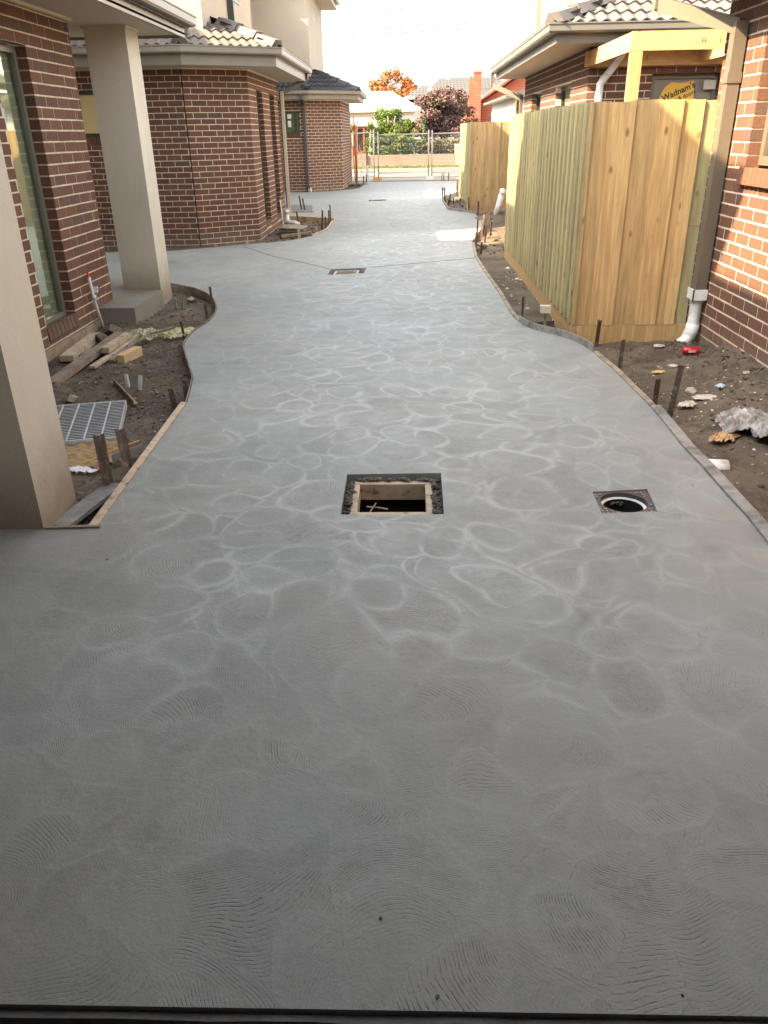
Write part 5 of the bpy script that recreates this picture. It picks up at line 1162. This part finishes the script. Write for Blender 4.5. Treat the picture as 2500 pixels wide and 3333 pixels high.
part(MB().tube([(1.9, 71.0, 4.2), (1.9, 71.0, 5.1)], .045, 6).tube([(1.7, 71.0, 4.2), (1.7, 71.0, 4.8)], .04, 6).tube([(5.9, 71, 4.9), (5.9, 71, 5.4)], .05, 6), 'flue', M_TRIM, gh)
part(MB().tube([(3.4, 73.5, 5.5), (3.4, 73.5, 6.1)], .02, 5).tube([(3.3, 73.5, 5.95), (3.5, 73.5, 6.05)], .02, 5).box(3.25, 3.55, 73.3, 73.5, 5.4, 5.62), 'aerial', M_TRIM, gh)
# red brick house
def mat_redwall():
    n = NT('red_brick_wall'); b = n.t.nodes.new('ShaderNodeTexBrick'); mp = n.v_('ADD', n.pos, (0, 0, 0)); s3 = n.t.nodes.new('ShaderNodeSeparateXYZ'); n.t.links.new(n.pos, s3.inputs[0])
    c3 = n.t.nodes.new('ShaderNodeCombineXYZ'); n.put(c3.inputs[0], n.m_('ADD', s3.outputs[0], s3.outputs[1])); n.put(c3.inputs[1], s3.outputs[2])
    n.t.links.new(c3.outputs[0], b.inputs['Vector']); b.inputs['Scale'].default_value = 1; b.inputs['Brick Width'].default_value = .25; b.inputs['Row Height'].default_value = .09; b.inputs['Mortar Size'].default_value = .012
    b.inputs['Color1'].default_value = (.25, .038, .013, 1); b.inputs['Color2'].default_value = (.20, .033, .012, 1); b.inputs['Mortar'].default_value = (.28, .12, .07, 1)
    return n.done(n.mix(n.ramp(n.noise(2.2, 5, rough=.7), .54, .66, 0, .5), b.outputs[0], (.34, .16, .09)), .85)
M_RW = mat_redwall(); M_RT = simple('red_roof_tile', (.24, .03, .015), .7, .2, 3)
rh = thing('red_brick_house', (6, 58, 0), 'red brick gabled house with tall chimney above the farther paling fence', 'house')
m = MB(); pr = [(4.0, 0), (12, 0), (12, 3.0), (7.6, 4.95), (4.42, 3.0), (4.0, 2.75)]
m.add([(x, 58, z) for x, z in pr]+[(x, 66, z) for x, z in pr], [(0, 1, 2, 3, 4, 5), (11, 10, 9, 8, 7, 6)]+[(i, i+6, (i+1) % 6+6, (i+1) % 6) for i in range(6)]); part(m, 'wall', M_RW, rh)
roof_far(rh, [(3.9, 57.7, 2.72), (7.6, 57.7, 5.1), (7.6, 66, 5.1), (3.9, 66, 2.72), (3.9, 57.7, 2.84), (7.6, 57.7, 5.24), (7.6, 66, 5.24), (3.9, 66, 2.84)], [(0, 1, 5, 4), (4, 5, 6, 7), (3, 2, 1, 0), (0, 4, 7, 3)], M_RT)
part(MB().box(4.32, 4.82, 57.3, 57.85, 0, 4.98).box(4.29, 4.85, 57.27, 57.88, 4.981, 5.08), 'chimney', M_RW, rh); part(MB().box(4.02, 4.315, 57.4, 57.8, 0, 4.65).box(4.06, 4.25, 57.45, 57.75, 4.651, 4.8), 'chimney', M_RW, rh)
lh = thing('far_eave', (2.9, 27, 0), 'small eave and white wall end seen between the farther fence and the grey downpipe', 'eave')
part(MB().box(3.2, 6, 26.2, 33, 0, 2.58), 'wall', M_RWHITE, lh); part(MB().add([(2.92, 26, 2.54), (6, 26, 3.4), (6, 33.5, 3.4), (2.92, 33.5, 2.54), (2.92, 26, 2.47), (6, 26, 2.47), (6, 33.5, 2.47), (2.92, 33.5, 2.47)], [(0, 1, 2, 3), (7, 6, 5, 4), (0, 4, 5, 1), (0, 3, 7, 4)]), 'roof', M_TILEG, lh)

# vegetation
def mat_leaf(name, a, b, c=None, tr=.25):
    n = NT(name); r = n.geo.outputs['Random Per Island']
    col = n.mix(r, n.rgb(a), n.rgb(b))
    if c: col = n.mix(n.ramp(n.noise(.9, 3), .45, .6), col, n.rgb(c))
    return n.done(col, .7, Transmission_Weight=0., Subsurface_Weight=0.)
def leaves(mb, c, rad, n, size, seed, shape=None, clump=26, cr=.32, drop=0.):
    rs = random.Random(seed); c = V(c)
    cents = []
    while len(cents) < clump:
        p = V((rs.uniform(-1, 1), rs.uniform(-1, 1), rs.uniform(-1, 1)))
        if p.length > 1 or p.length < .35: continue
        if shape and not shape(p): continue
        cents.append(p)
    for i in range(n):
        q = rs.choice(cents); d = V((rs.gauss(0, 1), rs.gauss(0, 1), rs.gauss(0, 1))).normalized()*cr*rs.random()**.4
        p = c+V(((q.x+d.x)*rad[0], (q.y+d.y)*rad[1], (q.z+d.z*.8)*rad[2]))
        u = V((rs.gauss(0, 1), rs.gauss(0, 1), rs.gauss(0, .6))).normalized(); w = u.orthogonal().normalized(); s = size*rs.uniform(.6, 1.4)
        w = Matrix.Rotation(rs.uniform(0, 6.28), 3, u)@w
        mb.add([p-u*s, p+w*s*.45, p+u*s, p-w*s*.45], [(0, 1, 2, 3)])
def tree(name, c, rad, n, size, seed, mat, label, cat='tree', shape=None, trunk=True, clump=26, cr=.32, tm=None):
    t = thing(name, (c[0], c[1], 0), label, cat); m = MB(); leaves(m, c, rad, n, size, seed, shape, clump, cr); part(m, 'crown', mat, t)
    if trunk:
        q = MB(); rs = random.Random(seed)
        q.tube([(c[0], c[1], -.1), (c[0]+.03, c[1], c[2]-rad[2]*.5), (c[0], c[1], c[2]+rad[2]*.3)], [.12*rad[0], .08*rad[0], .03*rad[0]], 7)
        for k in range(7):
            a = rs.uniform(0, 6.28); q.tube([(c[0], c[1], c[2]-rad[2]*.6), (c[0]+cos(a)*rad[0]*.4, c[1]+sin(a)*rad[1]*.4, c[2]), (c[0]+cos(a)*rad[0]*.7, c[1]+sin(a)*rad[1]*.7, c[2]+rad[2]*.4)], [.05*rad[0], .03*rad[0], .01*rad[0]], 5)
        part(q, 'trunk', tm or M_OLD, t, True)
    return t
tree('purple_tree', (2.15, 50, 2.15), (1.95, 1.6, 1.65), 19000, .075, 3, mat_leaf('purple_leaves', (.060, .024, .026), (.10, .045, .042), (.085, .055, .032)), 'round purple leaved tree beyond the temporary fence', clump=60, cr=.26)
tree('conifer', (-.98, 49.5, 1.75), (1.75, 1.3, 1.75), 25000, .055, 5, mat_leaf('conifer_leaves', (.075, .125, .014), (.14, .19, .025), (.05, .085, .018)), 'bright green conifer beyond the temporary fence', shape=lambda p: sqrt(p.x*p.x+p.y*p.y) < .95*(1-.68*max(p.z+.3, 0)), clump=90, cr=.2)
tree('autumn_tree', (-1.2, 76, 4.3), (2.1, 1.9, 2.0), 12000, .11, 7, mat_leaf('autumn_leaves', (.28, .062, .012), (.30, .10, .018), (.20, .11, .02)), 'orange autumn tree behind the white house', shape=lambda p: abs(p.x) < 1-.4*max(p.z, 0), clump=50, cr=.28)
tree('shrub', (.35, 49.5, 1.35), (.6, .6, .95), 5000, .06, 9, mat_leaf('olive_leaves', (.11, .11, .025), (.18, .15, .05), (.06, .08, .02)), 'yellowish shrub between the conifer and the purple tree', 'shrub', clump=30)
tree('hedge', (-.7, 47.2, .95), (1.6, .5, .55), 9000, .055, 11, mat_leaf('hedge_leaves', (.05, .085, .014), (.10, .14, .03), (.03, .05, .012)), 'low green hedge behind the pink garden wall', 'hedge', trunk=False, clump=60, cr=.3)
tree('hedge', (1.7, 47.2, .85), (1.3, .5, .5), 5000, .055, 13, mat_leaf('dry_hedge_leaves', (.07, .07, .025), (.11, .095, .04), (.045, .035, .018)), 'thin brownish hedge below the purple tree', 'hedge', trunk=False, clump=40, cr=.3)
tree('cypress', (.95, 48.6, 1.4), (.14, .14, .95), 1500, .05, 15, mat_leaf('cypress_leaves', (.05, .10, .04), (.08, .14, .05)), 'slim dark green cypress left of the purple tree', 'tree', trunk=False, clump=30)
def yucca(c, n, L, seed, label, stem):
    t = thing('yucca', (c[0], c[1], 0), label, 'plant'); m = MB(); rs = random.Random(seed)
    for i in range(n):
        a = rs.uniform(0, 2*pi); e = rs.uniform(-.25, 1.35); d = V((cos(a)*cos(e), sin(a)*cos(e), sin(e))); s = V((-sin(a), cos(a), 0))*.022
        p0 = V(c); p1 = p0+d*L*.6; p2 = p0+d*L+V((0, 0, -.18*L*cos(e)))
        m.add([p0-s, p0+s, p1+s, p1-s, p2], [(0, 1, 2, 3), (3, 2, 4)])
    part(m, 'leaves', mat_leaf('yucca_leaves', (.11, .13, .025), (.20, .20, .06)) if 'yucca_leaves' not in bpy.data.materials else bpy.data.materials['yucca_leaves'], t)
    part(MB().tube([(c[0], c[1], 0), (c[0], c[1], c[2])], .06, 7), 'stem', M_OLD, t, True)
yucca((-2.05, 48.5, 1.75), 150, .55, 1, 'spiky yucca rising left of the bright green conifer', 1)
yucca((-.35, 46.9, 1.05), 130, .5, 2, 'spiky yellow green yucca in front of the low hedge', 1)
yucca((-3.05, 48.5, 1.7), 120, .5, 4, 'spiky plant showing behind the orange conduits', 1)
gt = thing('garden_gate', (.9, 48.8, 0), 'pale grey gate panel half hidden behind the hedge', 'gate')
part(MB().box(.05, .75, 48.3, 48.35, .2, 1.35), 'panel', simple('gate_paint', (.30, .33, .38), .6), gt)

# overhead wires
M_WIRE = simple('power_cable', (.06, .06, .065), .6)
for (z0, z1, l) in ((6.14, 6.79, 'uppermost overhead cable crossing the sky above the street'), (5.49, 6.03, 'middle overhead cable crossing the sky above the street'), (5.335, 5.79, 'lowest overhead cable crossing the sky above the street')):
    k = (z1-z0)/16; zc = (z0+z1)/2
    solo(MB().tube([(x, 40, zc+k*x+(.0006*(x*x) if abs(x) > 8 else 0)) for x in (-50, -30, -10, -5, 0, 5, 10, 30, 50)], .02, 6), 'power_cable', M_WIRE, (0, 40, zc), l, 'cable', 'overhead cables over the street')
